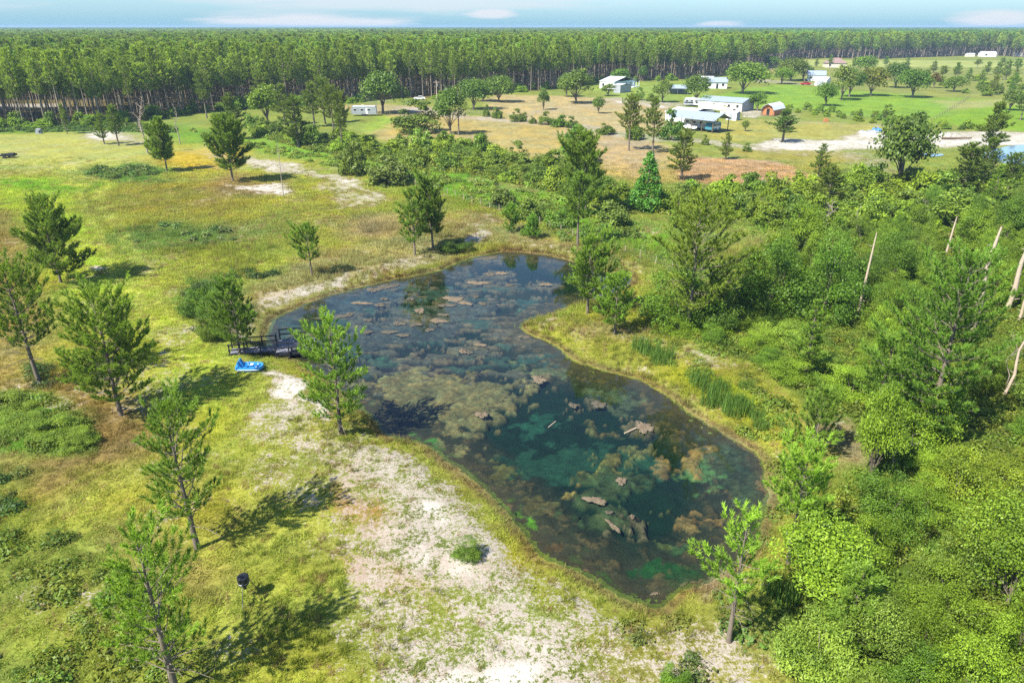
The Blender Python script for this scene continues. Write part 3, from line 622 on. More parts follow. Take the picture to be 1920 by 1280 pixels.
def pine(name, seed, H, R, cb=.25, whorls=14, per=5, dens=1.0, N=24, nl=.24, nw=.032, tl=.38, trunk_r=None, power=.75, dead=0, lean=.03, far=False, open_=0.0, mats=None, droop=0):
    r = np.random.default_rng(seed); A = Acc(); tr = trunk_r or (.018 * H + .02)
    k = 8 if not far else 4
    zs = np.linspace(0, H * .97, k); wob = np.cumsum(r.normal(0, lean * H / k, (k, 2)), 0) * .6; wob[0] = 0
    tp = np.concatenate([wob, zs[:, None]], 1)
    def at(z): return np.array([np.interp(z, zs, tp[:, 0]), np.interp(z, zs, tp[:, 1]), z])
    A.add(*tube(tp - np.array([0, 0, .15]), tr * (1 - .86 * (zs / zs[-1]) ** .9), 8 if not far else 5))
    B, D, L, T0 = [], [], [], []
    al = r.uniform(0, 6.28); wf = 1
    for wi in range(whorls):
        wf = r.uniform(.68, 1.15)
        s = (wi + r.uniform(-.2, .2)) / (whorls - 1); s = min(max(s, 0), 1)
        z = H * (cb + (1 - cb) * s * .96)
        prof = (1 - s) ** power * (0.55 + .45 * min(1, s / .22)) + .10
        a0 = r.uniform(0, 2 * pi)
        nb = max(3, int(per * (1 if s < .85 else .8)))
        for b in range(nb):
            if r.random() < open_: continue
            a = a0 + b * 2 * pi / nb + r.uniform(-.35, .35)
            ln = R * prof * r.uniform(.55, 1.2) * (wf if not far else 1) * (1 + .22 * cos(a - al))
            if not far and r.random() < .10: continue
            up = .08 + .95 * s ** 1.2 + r.uniform(-.12, .15) - droop * (1 - s)
            dr = np.array([cos(a), sin(a), 0]); p0 = at(z)
            pts = [p0 + dr * ln * f * (1 - .12 * up * f) + np.array([0, 0, ln * (up * f * .75 + .30 * f * f)]) + r.normal(0, .02 * ln, 3) * f for f in (0, .35, .7, 1)]
            A.add(*tube(pts, tr * np.array([.26, .18, .11, .05]) * (.5 + .5 * (1 - s)), 4 if not far else 3))
            pts = np.array(pts)
            nt_ = max(2, int(round(ln / (.22 if not far else .62) * dens)))
            for q in range(nt_):
                f = .30 + .72 * (q + r.random() * .6) / nt_; f = min(f, 1)
                p = np.array([np.interp(f, (0, .35, .7, 1), pts[:, c]) for c in range(3)])
                tang = nrmz(pts[-1] - pts[1]); sgn = 1 if q % 2 else -1
                sdv = np.cross(tang, (0, 0, 1)) * sgn
                if f > .93: d = tang * .9 + np.array([0, 0, .45]); off = 0
                else: d = tang * .55 + sdv * .75 + np.array([0, 0, .55 + r.uniform(-.15, .4)]); off = ln * .26 * (1 - .5 * f) * r.uniform(.2, 1.1)
                d = nrmz(d + r.normal(0, .14, 3)); e = p + d * off * (1, 1, .6)
                if off > .35 and not far: A.add(*tube([p, e], [tr * .07, tr * .04], 3))
                B.append(e); D.append(d); L.append(tl * r.uniform(.75, 1.2)); T0.append(.05 + .36 * f * (.5 + .5 * s) + r.uniform(-.15, .25))  # tone rises to tips and top: crown highlights painted into needle colour
                if off > .5 and not far:
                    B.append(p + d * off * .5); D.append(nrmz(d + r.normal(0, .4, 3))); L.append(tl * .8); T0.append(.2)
    for q in range(3):  # leader
        B.append(at(H * (.93 + .02 * q))); D.append(np.array([r.normal(0, .15), r.normal(0, .15), 1])); L.append(tl * 1.2); T0.append(.5)
    for q in range(dead):  # bare lower limbs
        z = H * cb * r.uniform(.45, 1.25); a = r.uniform(0, 2 * pi); ln = R * r.uniform(.35, .9); p0 = at(z)
        dr = np.array([cos(a), sin(a), 0])
        A.add(*tube([p0, p0 + dr * ln * .5 + (0, 0, ln * .12), p0 + dr * ln + (0, 0, ln * r.uniform(-.1, .3))], tr * np.array([.2, .13, .05]), 4))
        for w_ in (.4, .65, .8):
            e = p0 + dr * ln * w_ + (0, 0, ln * .1); A.add(*tube([e, e + np.array([cos(a + r.choice([-1, 1]) * .9), sin(a + .9), .25]) * ln * .25], [tr * .08, tr * .03], 3))
    mt = mats or (M['bark'], M['needle'])
    tv, tf = A.get(); trunk = mesh_np(name + '_trunk', tv, tf, mt[0], None, None, True)
    V, Fc, tone = needles(np.array(B), np.array(D), np.array(L), r, N, nl, nw, np.array(T0))
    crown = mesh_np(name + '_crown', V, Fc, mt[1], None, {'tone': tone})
    return trunk, crown, (tv, tf, V, Fc, tone)

def leafset(P, Nn, size, r, elong=1.5, updir=None):
    k = len(P); Nn = nrmz(Nn)
    a = r.normal(size=(k, 3)) if updir is None else updir + r.normal(0, .35, (k, 3))
    u = nrmz(a - (a * Nn).sum(1, keepdims=True) * Nn); v = np.cross(Nn, u)
    s = (size * r.uniform(.65, 1.3, k))[:, None]
    V = np.stack([P - u * s * elong * .5, P + v * s * .5, P + u * s * elong * .5 + Nn * s * .15, P - v * s * .5], 1).reshape(-1, 3)
    return V, np.arange(len(V)).reshape(-1, 4)
def crown_leaves(r, w_, h_, n_clump, n_leaf, leaf, base=0.0, shape='round', feather=0.0, elong=1.5, jag=.25, low=-.55):
    """leaves on the outside of many small clumps spread over an uneven crown"""
    k = n_clump; d = nrmz(r.normal(size=(k * 3, 3))); d = d[d[:, 2] > low][:k]; k = len(d)
    rad = r.uniform(.55, 1.0, k) ** .6
    if shape == 'cone':
        zz = r.uniform(0, 1, k) ** 1.15; a = r.uniform(0, 2 * pi, k); q = (1 - zz) ** .75 * rad * (.35 + .65 * np.minimum(1, zz / .12 + .3))
        c = np.stack([np.cos(a) * q * w_ / 2, np.sin(a) * q * w_ / 2, base + zz * h_ * .95], 1)
        cr = (.20 * w_) * r.uniform(.6, 1.15, k) * (1 - .6 * zz)
    else:
        lob = 1 + jag * (vnoise(d[:, 0] * 2.3 + 5, d[:, 1] * 2.3 + d[:, 2] * 1.9, int(r.integers(1000))) - .5) * 2
        flat = .5 if shape == 'round' else .62
        c = d * rad[:, None] * lob[:, None] * np.array([w_ * .40, w_ * .40, h_ * .42]) + np.array([0, 0, base + h_ * .5])
        if shape == 'mound': c[:, 2] = base + np.abs(d[:, 2]) * rad * lob * h_ * .85
        cr = np.full(k, (.17 if shape != 'mound' else .125) * w_) * r.uniform(.6, 1.35, k)
    ct = r.uniform(0, .55, k)
    per = n_leaf // k; i = np.repeat(np.arange(k), per)
    e = nrmz(r.normal(size=(len(i), 3))); e[:, 2] = np.where(e[:, 2] < -.35, -e[:, 2], e[:, 2])
    rr = cr[i] * (1 + .22 * r.normal(size=len(i)))
    P = c[i] + e * rr[:, None] * np.array([1, 1, .8])
    up = np.array([0, 0, 1.0])
    if feather: P += (up * .6 + e * .5) * (r.uniform(0, 1, len(i)) ** 2 * feather)[:, None]
    Nn = e * .8 + up * .35 + r.normal(0, .55, (len(i), 3))
    V, Fq = leafset(P, Nn, leaf, r, elong, (e * .6 + up) if feather else None)
    tone = np.clip(ct[i] + r.uniform(0, .45, len(i)), 0, 1)
    return V, Fq, np.repeat(tone, 4), c
def broadleaf(name, seed, H, Wd, cb=.2, n_clump=60, n_leaf=3600, leaf=.3, trunk_r=.2, mat=None, shape='round', limbs=7, bark=None, feather=0, jag=.25, elong=1.5):
    r = np.random.default_rng(seed)
    V, Fq, tone, cs = crown_leaves(r, Wd, H * (1 - cb), n_clump, n_leaf, leaf, H * cb, shape, feather, elong, jag)
    A = Acc(); th = H * (cb + (1 - cb) * (.85 if shape == 'cone' else .45))
    A.add(*tube([(0, 0, -.1), (r.normal(0, .05), r.normal(0, .05), th * .5), (0, 0, th)], [trunk_r, trunk_r * .75, trunk_r * .3], 7))
    for c in cs[r.permutation(len(cs))[:limbs]]:
        z0 = H * cb * r.uniform(.6, 1.2) if shape != 'mound' else 0.0
        A.add(*tube([(0, 0, z0), c * (.45, .45, 0) + (0, 0, z0 + (c[2] - z0) * .6), c], [trunk_r * .45, trunk_r * .28, trunk_r * .1], 5))
    tv, tf = A.get()
    return mesh_np(name + '_trunk', tv, tf, bark or M['bark'], None, None, True), mesh_np(name + '_crown', V, Fq, mat or M['leaf'], None, {'tone': tone}), (tv, tf, V, Fq, tone)
def one_mesh(name, data, mats):
    tv, tf, V, Fc, tone = data
    Fc2 = Fc + len(tv)
    return mesh_np(name, np.concatenate([tv, V]), [tf, Fc2], list(mats), [0] * len(tf) + [1] * len(Fc2), {'tone': np.concatenate([np.zeros(len(tv)), tone])})

# ------------------------------------------------------------------ scatter of uncountable growth (geometry nodes)
def scatter(name, pts, rot, scl, idx, tint, meshes, label, cat=None):
    k = len(pts)
    col = bpy.data.collections.new(name + '_pieces')
    for i, me in enumerate(meshes):
        o = bpy.data.objects.new('%s_piece_%02d' % (name, i), me); col.objects.link(o)
    me = bpy.data.meshes.new(name); me.vertices.add(k); me.vertices.foreach_set('co', pts.astype(np.float32).ravel())
    def at(nm, typ, dat, key='value'):
        a = me.attributes.new(nm, typ, 'POINT'); a.data.foreach_set(key, dat)
    at('rot', 'FLOAT_VECTOR', rot.astype(np.float32).ravel(), 'vector'); at('scl', 'FLOAT_VECTOR', scl.astype(np.float32).ravel(), 'vector')
    at('idx', 'INT', idx.astype(np.int32)); at('tint', 'FLOAT_COLOR', np.concatenate([tint, np.ones((k, 1))], 1).astype(np.float32).ravel(), 'color')
    o = link(name, me); o['kind'] = 'stuff'; o['label'] = label; o['category'] = cat or name.replace('_', ' ')
    ng = bpy.data.node_groups.new(name, 'GeometryNodeTree')
    ng.interface.new_socket('Geometry', in_out='INPUT', socket_type='NodeSocketGeometry'); ng.interface.new_socket('Geometry', in_out='OUTPUT', socket_type='NodeSocketGeometry')
    N = ng.nodes; Lk = ng.links
    gi = N.new('NodeGroupInput'); go = N.new('NodeGroupOutput'); ip = N.new('GeometryNodeInstanceOnPoints'); ci = N.new('GeometryNodeCollectionInfo')
    ci.inputs['Collection'].default_value = col; ci.inputs['Separate Children'].default_value = True; ci.inputs['Reset Children'].default_value = True
    def named(nm, typ):
        nd = N.new('GeometryNodeInputNamedAttribute'); nd.data_type = typ; nd.inputs[0].default_value = nm
        return [s for s in nd.outputs if s.enabled and s.name == 'Attribute'][0]
    Lk.new(gi.outputs[0], ip.inputs['Points']); Lk.new(ci.outputs[0], ip.inputs['Instance']); ip.inputs['Pick Instance'].default_value = True
    Lk.new(named('idx', 'INT'), ip.inputs['Instance Index']); Lk.new(named('rot', 'FLOAT_VECTOR'), ip.inputs['Rotation']); Lk.new(named('scl', 'FLOAT_VECTOR'), ip.inputs['Scale'])
    Lk.new(ip.outputs[0], go.inputs[0])
    md = o.modifiers.new('scatter', 'NODES'); md.node_group = ng
    print('scatter', name, k)
    return o

# ------------------------------------------------------------------ single trees
def plant(name, meshes, label, cat, x, y, s=(1, 1, 1), rz=0, tint=(1, 1, 1), group=None, parts=('trunk', 'crown'), rx=(0, 0), z=None):
    t = thing(name, label, cat, (x, y, (gz(x, y) if z is None else z) - .02), (rx[0], rx[1], rz), group, s)
    for nm, me in zip(parts, meshes):
        o = link(nm, me, t); o.color = (*tint, 1)
    return t
# variants for the trees of middle distance (unit: 10 m high pine)
PV = [pine('open_pine_%d' % i, 100 + i, 10, 2.3, cb=(.18, .3, .42, .12)[i], whorls=13, per=5, dens=1.15, N=20, nl=.34, nw=.10, tl=.5, power=(.6, .7, .5, .85)[i]) for i in range(4)]
def crown_r(w_px, x, y): return w_px / 2 * depth(x, y) / F
# base x, base y, top y, crown width (px), crown base fraction, style, tint, label
HERO = [
 (115,531,380,128,.10,dict(whorls=15,per=5,dens=1.15,power=.8),(.8,.82,.75),'broad dark pine standing alone in the left lawn beside its shadow'),
 (75,718,500,150,.34,dict(whorls=13,per=5,dens=1.0,power=.55,dead=6),(.85,.85,.8),'tall pine at the left edge with a long bare leaning trunk'),
 (228,778,555,188,.16,dict(whorls=15,per=6,dens=1.3,power=.7),(.95,.95,.85),'widest bushy pine on the left lawn, in front of the blue boat'),
 (371,1030,765,170,.26,dict(whorls=13,per=5,dens=1.05,power=.75,dead=5),(.85,.9,.85),'dark pine with drooping lower limbs on dry grass up from the black feeder'),
 (330,1292,1000,215,.22,dict(whorls=13,per=5,dens=1.0,power=.7,dead=10,open_=.15),(1.05,1.1,.9),'bright green pine beside the black feeder with bare twigs low on its trunk'),
 (450,665,530,86,.20,dict(whorls=12,per=5,dens=1.1,power=.5),(.8,.85,.85),'slim pine growing against the landward end of the dock railing'),
 (640,812,600,142,.17,dict(whorls=14,per=5,dens=1.15,power=.72,open_=.1,dead=3),(1.05,1.15,1.0),'bright green pine on the near bank hiding one end of the dock platform'),
 (585,518,428,50,.33,dict(whorls=8,per=4,dens=.9,power=.5),(.9,.95,.8),'small thin pine on the far left bank between lawn and pond'),
 (778,478,362,62,.22,dict(whorls=10,per=4,dens=.8,power=.45,open_=.2),(.85,.9,.8),'thin sparse pine, one of the pair mirrored in the pond'),
 (812,466,343,64,.24,dict(whorls=12,per=5,dens=1.1,power=.45),(.7,.72,.65),'fuller dark pine, one of the pair mirrored in the pond'),
 (1101,588,450,100,.22,dict(whorls=12,per=5,dens=1.1,power=.65),(.95,1.0,.85),'full pine on the grassy point that reaches into the pond'),
 (1152,627,520,66,.18,dict(whorls=10,per=5,dens=1.0,power=.6),(1.0,1.1,.9),'young pine behind the grassy point, shorter than its neighbour'),
 (1523,852,735,104,.16,dict(whorls=10,per=5,dens=1.1,power=.55),(.85,.9,.8),'dark pine beside a bare patch at the thicket edge, with its own shadow'),
 (1478,1052,850,112,.50,dict(whorls=9,per=5,dens=1.2,power=.5,dead=2),(1.15,1.25,.9),'bright pine with a reddish bare trunk beside the right end of the pond'),
 (1366,1202,975,122,.45,dict(whorls=8,per=4,dens=1.25,power=.5,dead=16,open_=.1),(1.25,1.35,1.0),'bright pine with many dead grey lower limbs at the near corner of the pond'),
 (1290,618,375,172,.16,dict(whorls=14,per=6,dens=.75,power=.35,open_=.12),(1.1,.98,.85),'large round-headed dusty green pine behind the grassy point'),
 (1735,830,480,200,.12,dict(whorls=16,per=6,dens=1.1,power=.5),(.75,.9,.8),'largest dark pine rising out of the middle of the thicket'),
 (1585,1000,740,0,.1,None,None,None),
 (1640,790,640,120,.10,dict(whorls=10,per=6,dens=1.1,power=.6),(.85,.95,.85),'low dark pine in front of the largest thicket pine'),
 (957,436,392,26,.08,dict(whorls=7,per=4,dens=1.0,power=.7),(.8,.95,.8),'small sapling pine at the head of the pond beside a round bush'),
 (998,447,412,26,.10,dict(whorls=6,per=4,dens=1.2,power=.7),(.75,.95,.8),'smallest dark sapling pine at the head of the pond'),
 (1083,462,332,54,.40,dict(whorls=9,per=4,dens=1.1,power=.6),(.8,.85,.8),'slim pine with a bare pale stem by the wire fence'),
 (1097,408,255,88,.22,dict(whorls=14,per=5,dens=.9,power=.55),(.85,.85,.75),'tall ragged pine behind the slim pine by the wire fence'),
 (313,322,230,48,.22,dict(whorls=10,per=5,dens=1.1,power=.75),(.85,.85,.75),'pine with a neat oval crown and a dark shadow on the far lawn'),
 (437,342,225,66,.20,dict(whorls=12,per=5,dens=1.1,power=.5),(.75,.78,.7),'taller pine to the right of the oval pine on the far lawn'),
]
for i, (bx_, by_, ty, wpx, cb, st, tint, lab) in enumerate(HERO):
    if st is None: continue
    x, y = G(bx_, by_); H = height_for(bx_, by_, ty); R = crown_r(wpx, x, y) * 1.12
    dd = depth(x, y); det = min(1.0, 62 / dd)
    nlen = max(.25, .0044 * dd); nw_ = max(.028, dd * .00062)
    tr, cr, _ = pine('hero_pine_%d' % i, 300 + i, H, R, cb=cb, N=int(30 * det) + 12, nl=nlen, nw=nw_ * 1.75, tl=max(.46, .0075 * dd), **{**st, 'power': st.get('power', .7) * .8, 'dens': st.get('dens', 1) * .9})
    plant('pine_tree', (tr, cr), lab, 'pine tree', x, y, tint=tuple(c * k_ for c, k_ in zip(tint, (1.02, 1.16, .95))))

def add_pine(bx_, by_, ty, wpx, v, tint, lab, group=None):
    x, y = G(bx_, by_); H = height_for(bx_, by_, ty); R = crown_r(wpx, x, y)
    return plant('pine_tree', PV[v][:2], lab, 'pine tree', x, y, (R / 2.3, R / 2.3, H / 10), random.uniform(0, 6), tint, group)
for row in [
 (1179,283,185,46,2,(.85,.85,.7),'slender pine left of the pole barn with a bare lower trunk'),
 (1223,287,187,50,1,(.8,.85,.65),'bushy pine just left of the blue-roofed pole barn'),
 (1277,338,243,66,0,(.8,.8,.65),'pyramid pine in front of the pole barn, beside plowed ground'),
 (1360,299,250,34,3,(.8,.85,.6),'short pine on the dry lawn in front of the pole barn'),
 (1535,332,272,50,3,(.75,.85,.6),'yellowish pine at the far end of the plowed patch'),
 (1467,266,208,62,1,(.55,.75,.7),'dark evergreen standing alone before the white sand'),
 (440,262,178,52,0,(.6,.65,.6),'dark pine rising behind the taller pine on the far lawn'),
 (560,276,180,66,0,(.6,.66,.6),'dense dark pine at the start of the hedge belt'),
 (535,235,160,50,1,(.8,.85,.7),'mid green pine beside the yellow green bushes'),
 (628,262,165,44,2,(.8,.8,.7),'tall thin-trunked pine in front of the parked travel trailer'),
 (642,280,178,36,2,(.85,.85,.7),'tall bare-trunked pine beside the travel trailer, nearer the hedge'),
 (590,238,158,50,1,(.75,.8,.65),'dark green pine between forest and travel trailer'),
 (610,232,150,44,2,(.8,.85,.7),'tall pine at the forest margin left of the trailer'),
 (500,208,140,44,2,(.8,.85,.7),'tall pine standing just out of the forest by a lime green bush'),
 (388,222,140,40,2,(.75,.8,.7),'first of the pines stepping out of the forest near the dead trees'),
 (374,212,130,40,2,(.75,.8,.7),'second of the pines stepping out of the forest near the dead trees'),
 (196,271,212,32,0,(.85,.95,.65),'shorter of two young pines on the white sand patch'),
 (223,274,200,42,1,(.75,.85,.65),'taller of two young pines on the white sand patch'),
 (126,251,196,22,1,(.9,.95,.7),'thin young pine at the left end of the white sand patch'),
 (1848,300,195,70,1,(.75,.8,.6),'tall flat-topped pine above the dug sand pit'),
 (1800,378,270,100,0,(.55,.62,.5),'broad dark pine leaning over the dug sand pit'),
 (1885,372,290,56,2,(.7,.8,.6),'pine with a pale trunk before the blue pool'),
 (1840,352,262,60,1,(.6,.7,.55),'dark ragged pine between sand pit and thicket'),
 (1550,392,312,74,0,(.7,.7,.5),'squat olive pine behind the shrub belt'),
 (1913,205+20,150+20,30,1,(.7,.8,.6),'small pine at the right picture edge in the green field'),
]: add_pine(*row)
for px_, py_, ty, wv in [(1868,145,118,22),(1885,150,112,24),(1850,140,116,20),(1900,160,126,22),(1905,138,112,20),(1790,150,118,22),(1765,150,125,18),(1750,137,115,18),(1815,152,128,22),(1735,160,132,16),
                         (1700,128,108,16),(1660,124,106,14),(1838,160,132,24),(1860,178,140,26),(1895,182,138,22),(1555,128,104,14),(1600,132,108,14),(1530,126,108,12),(1832,128,112,16),(1878,128,108,18)]:
    add_pine(px_, py_, ty, wv, random.randrange(4), (random.uniform(.8, 1.1), random.uniform(.95, 1.2), .7), 'small scrub pine in the rough ground beyond the green pasture', 'scrub pines beyond the pasture')

# oaks and other round trees around the farm
OV = [broadleaf('oak_%d' % i, 200 + i, 10, 11, cb=.14, n_clump=75, n_leaf=3800, leaf=.42, trunk_r=.38, jag=.35) for i in range(3)]
OT = [broadleaf('upright_tree_%d' % i, 210 + i, 10, 7, cb=.16, n_clump=55, n_leaf=3000, leaf=.36, trunk_r=.28, jag=.4, shape='round') for i in range(2)]
CONE = broadleaf('cone_tree', 230, 10, 6, cb=.04, n_clump=90, n_leaf=4500, leaf=.26, trunk_r=.25, shape='cone')
def add_tree(bx_, by_, ty, wpx, v, tint, lab, name='oak_tree', cat='oak tree', group=None):
    x, y = G(bx_, by_); H = height_for(bx_, by_, ty); R = crown_r(wpx, x, y) * 2
    src, w0 = ((OV[v], 11) if v < 3 else (OT[v - 3], 7) if v < 5 else (CONE, 6))
    return plant(name, src[:2], lab, cat, x, y, (R / w0, R / w0, H / 10), random.uniform(0, 6), tint, group)
for row in [
 (1392,176,118,78,0,(.85,1.05,.7),'largest round oak on the green lawn beside the metal-roofed house'),
 (1305,192,142,46,1,(.65,.8,.7),'round dark oak behind the cream metal building'),
 (1242,192,152,34,3,(.8,.9,.75),'light oak left of the round dark oak behind the farm'),
 (1420,208,174,30,3,(.65,.9,.65),'small dense tree between metal building and barn-roofed shed'),
 (1325,203,180,27,1,(.7,1.0,.6),'small round tree overlapping the roof of the metal building'),
 (1548,199,156,40,1,(.7,.95,.6),'small neat oak standing alone near the middle of the pasture'),
 (1465,158,128,40,0,(.85,1.1,.5),'bright low oak shading the gravel drive by the red car'),
 (1482,152,110,52,1,(.75,.8,.55),'olive oak behind the bright low oak by the drive'),
 (1505,150,120,34,3,(.55,.75,.6),'dark oak next to the olive oak by the drive'),
 (1443,128,106,32,0,(.6,.85,.5),'oak at the forest corner behind the farm lawn'),
 (1577,188,125,40,3,(.95,.95,.85),'pale dusty tree with a light trunk in the oak row'),
 (1592,182,130,48,0,(.55,.75,.5),'dark oak behind the pale dusty tree in the oak row'),
 (1632,180,128,50,1,(.9,.8,.5),'brownish green oak in the middle of the oak row'),
 (1624,140,106,38,0,(.85,1.15,.5),'brightest yellow green oak behind the oak row'),
 (1678,165,118,46,2,(.5,.68,.5),'dark oak at the back right of the oak row'),
 (1710,183,130,60,2,(.6,.85,.5),'last oak at the right end of the oak row with its own shadow'),
 (1750,165,138,24,4,(.95,.5,.45),'reddish brown small tree beyond the right end of the oak row'),
 (1788,172,143,42,2,(.7,.85,.6),'low bushy oak right of the reddish tree'),
 (1893,207,170,36,4,(.8,.9,.65),'small thin tree in the far right pasture'),
 (718,213,135,78,2,(.62,.8,.6),'big dark oak between travel trailer and forest'),
 (888,206,150,62,0,(.6,.82,.6),'dark round oak at the left end of the dry yard'),
 (935,192,143,54,1,(.72,.9,.65),'oak casting shade on the dry yard, right of the dark round one'),
 (905,190,150,50,2,(.8,.95,.6),'lighter oak wedged between the two yard oaks'),
 (1080,194,132,56,3,(.7,.82,.62),'upright oak standing clear in the dry yard'),
 (1062,182,138,34,4,(.7,.85,.6),'narrow tree beside the upright oak of the yard'),
 (1019,206,168,24,4,(.7,.85,.65),'small two-tiered tree in the middle of the dry yard'),
 (1122,213,182,24,4,(.8,.95,.7),'small flat-topped tree on pale sand in the dry yard'),
 (1165,162,129,34,0,(.65,.95,.5),'bright round tree hiding the middle of the long white house'),
 (1140,180,158,26,3,(.85,.95,.75),'low tree in front of the long white house'),
 (1205,152,124,18,4,(.55,.8,.55),'small dark tree at the forest edge right of the white house'),
 (1685,352,222,98,1,(.6,.72,.62),'big grey green oak in front of the sand pit'),
 (1395,238,226,0,0,None,None),
 (1397,246,226,14,4,(.95,1.0,.7),'sapling on the lawn right of the pole barn'),
 (1080,305,232,74,5,(.6,.9,.6),'dense dark green conical tree in the shrub belt'),
 (1075,262,230,0,5,None,None),
 (1212,396,283,64,5,(.5,1.0,.65),'blue green conical tree at the end of the shrub belt'),
 (500,196,128,0,0,None,None),
 (503,232,162,52,3,(1.0,1.15,.55),'lime green tree in front of the forest wall'),
 (845,252,168,52,3,(.6,.8,.6),'ivy-covered tree beside the dry field'),
 (1790,430,360,90,3,(.9,1.05,.7),'pale green leafy tree in the shrub belt on the far right'),
]:
    if row[5]: add_tree(*row[:6], row[6], name='oak_tree' if 'oak' in row[6] else 'leafy_tree', cat='oak tree' if 'oak' in row[6] else 'tree')

# ivy tree's bare pine stem with its sparse limbs
tr, cr, _ = pine('ivy_pine', 951, 12.5, 3.0, cb=.45, whorls=6, per=3, dens=.7, N=14, nl=.5, nw=.09, tl=.6, open_=.25, dead=4)
x, y = G(860, 254); plant('pine_tree', (tr, cr), 'sparse pine pressed against the ivy-covered tree', 'pine tree', x, y, tint=(.7, .75, .6))

# dead trees and snags
def dead_tree(name, seed, H, R, mat, n=22, tr=.11):
    r = np.random.default_rng(seed); A = Acc(); B2 = Acc()
    pts = [(r.normal(0, .12) * k, r.normal(0, .12) * k, H * k / 4) for k in range(5)]; pts[0] = (0, 0, -.1)
    A.add(*tube(pts, tr * np.array([1, .8, .6, .4, .12]), 6)); P = np.array(pts)
    for q in range(n):
        z = H * r.uniform(.35, .98); p = np.array([np.interp(z, P[:, 2], P[:, 0]), np.interp(z, P[:, 2], P[:, 1]), z]); a = r.uniform(0, 2 * pi); ln = R * r.uniform(.5, 1.1) * (1.2 - z / H)
        d = np.array([cos(a), sin(a), r.uniform(.5, 1.1)]); e = p + d * ln
        B2.add(*tube([p, p + d * ln * .5 + r.normal(0, .05, 3), e], tr * np.array([.3, .2, .06]), 4))
        for _ in range(3):
            f = r.uniform(.3, .9); s = p + d * ln * f; B2.add(*tube([s, s + (d + r.normal(0, .7, 3)) * ln * .3], [tr * .12, tr * .04], 3))
    tv, tf = A.get(); bv, bf = B2.get()
    return mesh_np(name + '_t', tv, tf, mat, None, None, True), mesh_np(name + '_b', bv, bf, mat)
for bx_, by_, ty, R, tr, lab in [(277,288,182,2.6,.22,'tall bare dead tree with pinkish twigs at the forest edge'),(338,270,192,1.6,.13,'thin dead tree with a few limbs right of the tall dead one'),
                           (532,370,266,1.3,.09,'leafless grey sapling on the sandy strip'),(1535,462,372,2.2,.10,'grey leafless tree tangled in the shrub belt'),(1083,420,350,0,0,None)]:
    if not lab: continue
    x, y = G(bx_, by_); H = height_for(bx_, by_, ty)
    plant('dead_tree', dead_tree('dead%d' % bx_, bx_, H, R, M['deadwood'], 26, tr), lab, 'dead tree', x, y, parts=('trunk', 'twigs')).children[1]['kind'] = 'stuff'
for bx_, by_, ty, lean, tr, curve, lab in [(1543,582,478,.05,.09,0,'thinnest dead pole standing behind the kudzu slope'),(1608,590,436,.02,.11,0,'straight dead pole leaning in front of a dense green bush'),
        (1773,478,406,.04,.12,0,'short dead pole far back in the thicket'),(1815,640,425,.0,.20,.25,'thick pale dead trunk with a crooked top'),(1885,585,445,.05,.22,.2,'curved dead trunk near the right picture edge'),
        (1908,604,545,.05,.13,.1,'short dead stem beneath the curved dead trunk'),(1880,742,612,.1,.10,.3,'bent dead sapling low at the right picture edge')]:
    x, y = G(bx_, by_); H = height_for(bx_, by_, ty)
    pts = [(sin(k * 1.1) * curve * .6 + lean * H * k / 6, cos(k * 1.7) * curve * .3, H * k / 6) for k in range(7)]; pts[0] = (0, 0, -.5)
    A = Acc(); A.add(*tube(pts, 1.25 * tr * np.array([1, .95, .9, .8, .7, .6, .3]), 8))
    for q_ in range(6):
        kk_ = 1 + q_ % 5; a_ = q_ * 2.4; A.add(*tube([pts[kk_], (pts[kk_][0] + cos(a_) * (.35 + .1 * q_), pts[kk_][1] + sin(a_) * .4, pts[kk_][2] + .25)], [tr * .3, tr * .1], 4))
    if curve > .3: A.add(*tube([pts[4], (pts[4][0] + .7, pts[4][1], pts[4][2] + .5)], [tr * .4, tr * .1], 4))
    tag(link('dead_snag', mesh_np('snag', *A.get(), M['snagwood'], None, None, True), None, (x, y, 0)), lab, 'dead tree')

# ------------------------------------------------------------------ shrubs
BN = [broadleaf('near_shrub_%d' % i, 400 + i, 3.6, 4.6, cb=0.0, n_clump=70, n_leaf=15000, leaf=.075, trunk_r=.07, shape='mound', limbs=10, feather=(.0, .45, .25, .0)[i], elong=(1.5, 2.8, 2.1, 1.4)[i], jag=.75) for i in range(4)]
NT_ = [broadleaf('thicket_tree_%d' % i, 440 + i, 6.0, 4.4, cb=.10, n_clump=66, n_leaf=16000, leaf=.08, trunk_r=.10, shape=('round', 'cone', 'round')[i], limbs=14, feather=(0, .3, .4)[i], elong=(1.5, 2.2, 2.6)[i], jag=.7) for i in range(3)]
BF = [broadleaf('far_shrub_%d' % i, 420 + i, 3.6, 4.6, cb=0.0, n_clump=40, n_leaf=3200, leaf=.19, trunk_r=.07, shape='mound', limbs=6, feather=(.0, .5, .3)[i], elong=(1.5, 2.3, 1.8)[i], jag=.45) for i in range(3)]
def shrub(x, y, wid, hgt_, v, tint, lab, group=None, near=True, name='shrub', cat='shrub'):
    src = (BN[v % 4] if near else BF[v % 3])
    return plant(name, src[:2], lab, cat, x, y, (wid / 4.6, wid / 4.6, hgt_ / 3.6), random.uniform(0, 6), tint, group, ('stems', 'foliage'))
def shrub_px(bx_, by_, ty, wpx, v, tint, lab, group=None, name='shrub'):
    x, y = G(bx_, by_); wid = wpx * depth(x, y) / F; H = max(height_for(bx_, by_, ty), .4)
    return shrub(x, y, wid, H, v, tint, lab, group, depth(x, y) < 95, name)
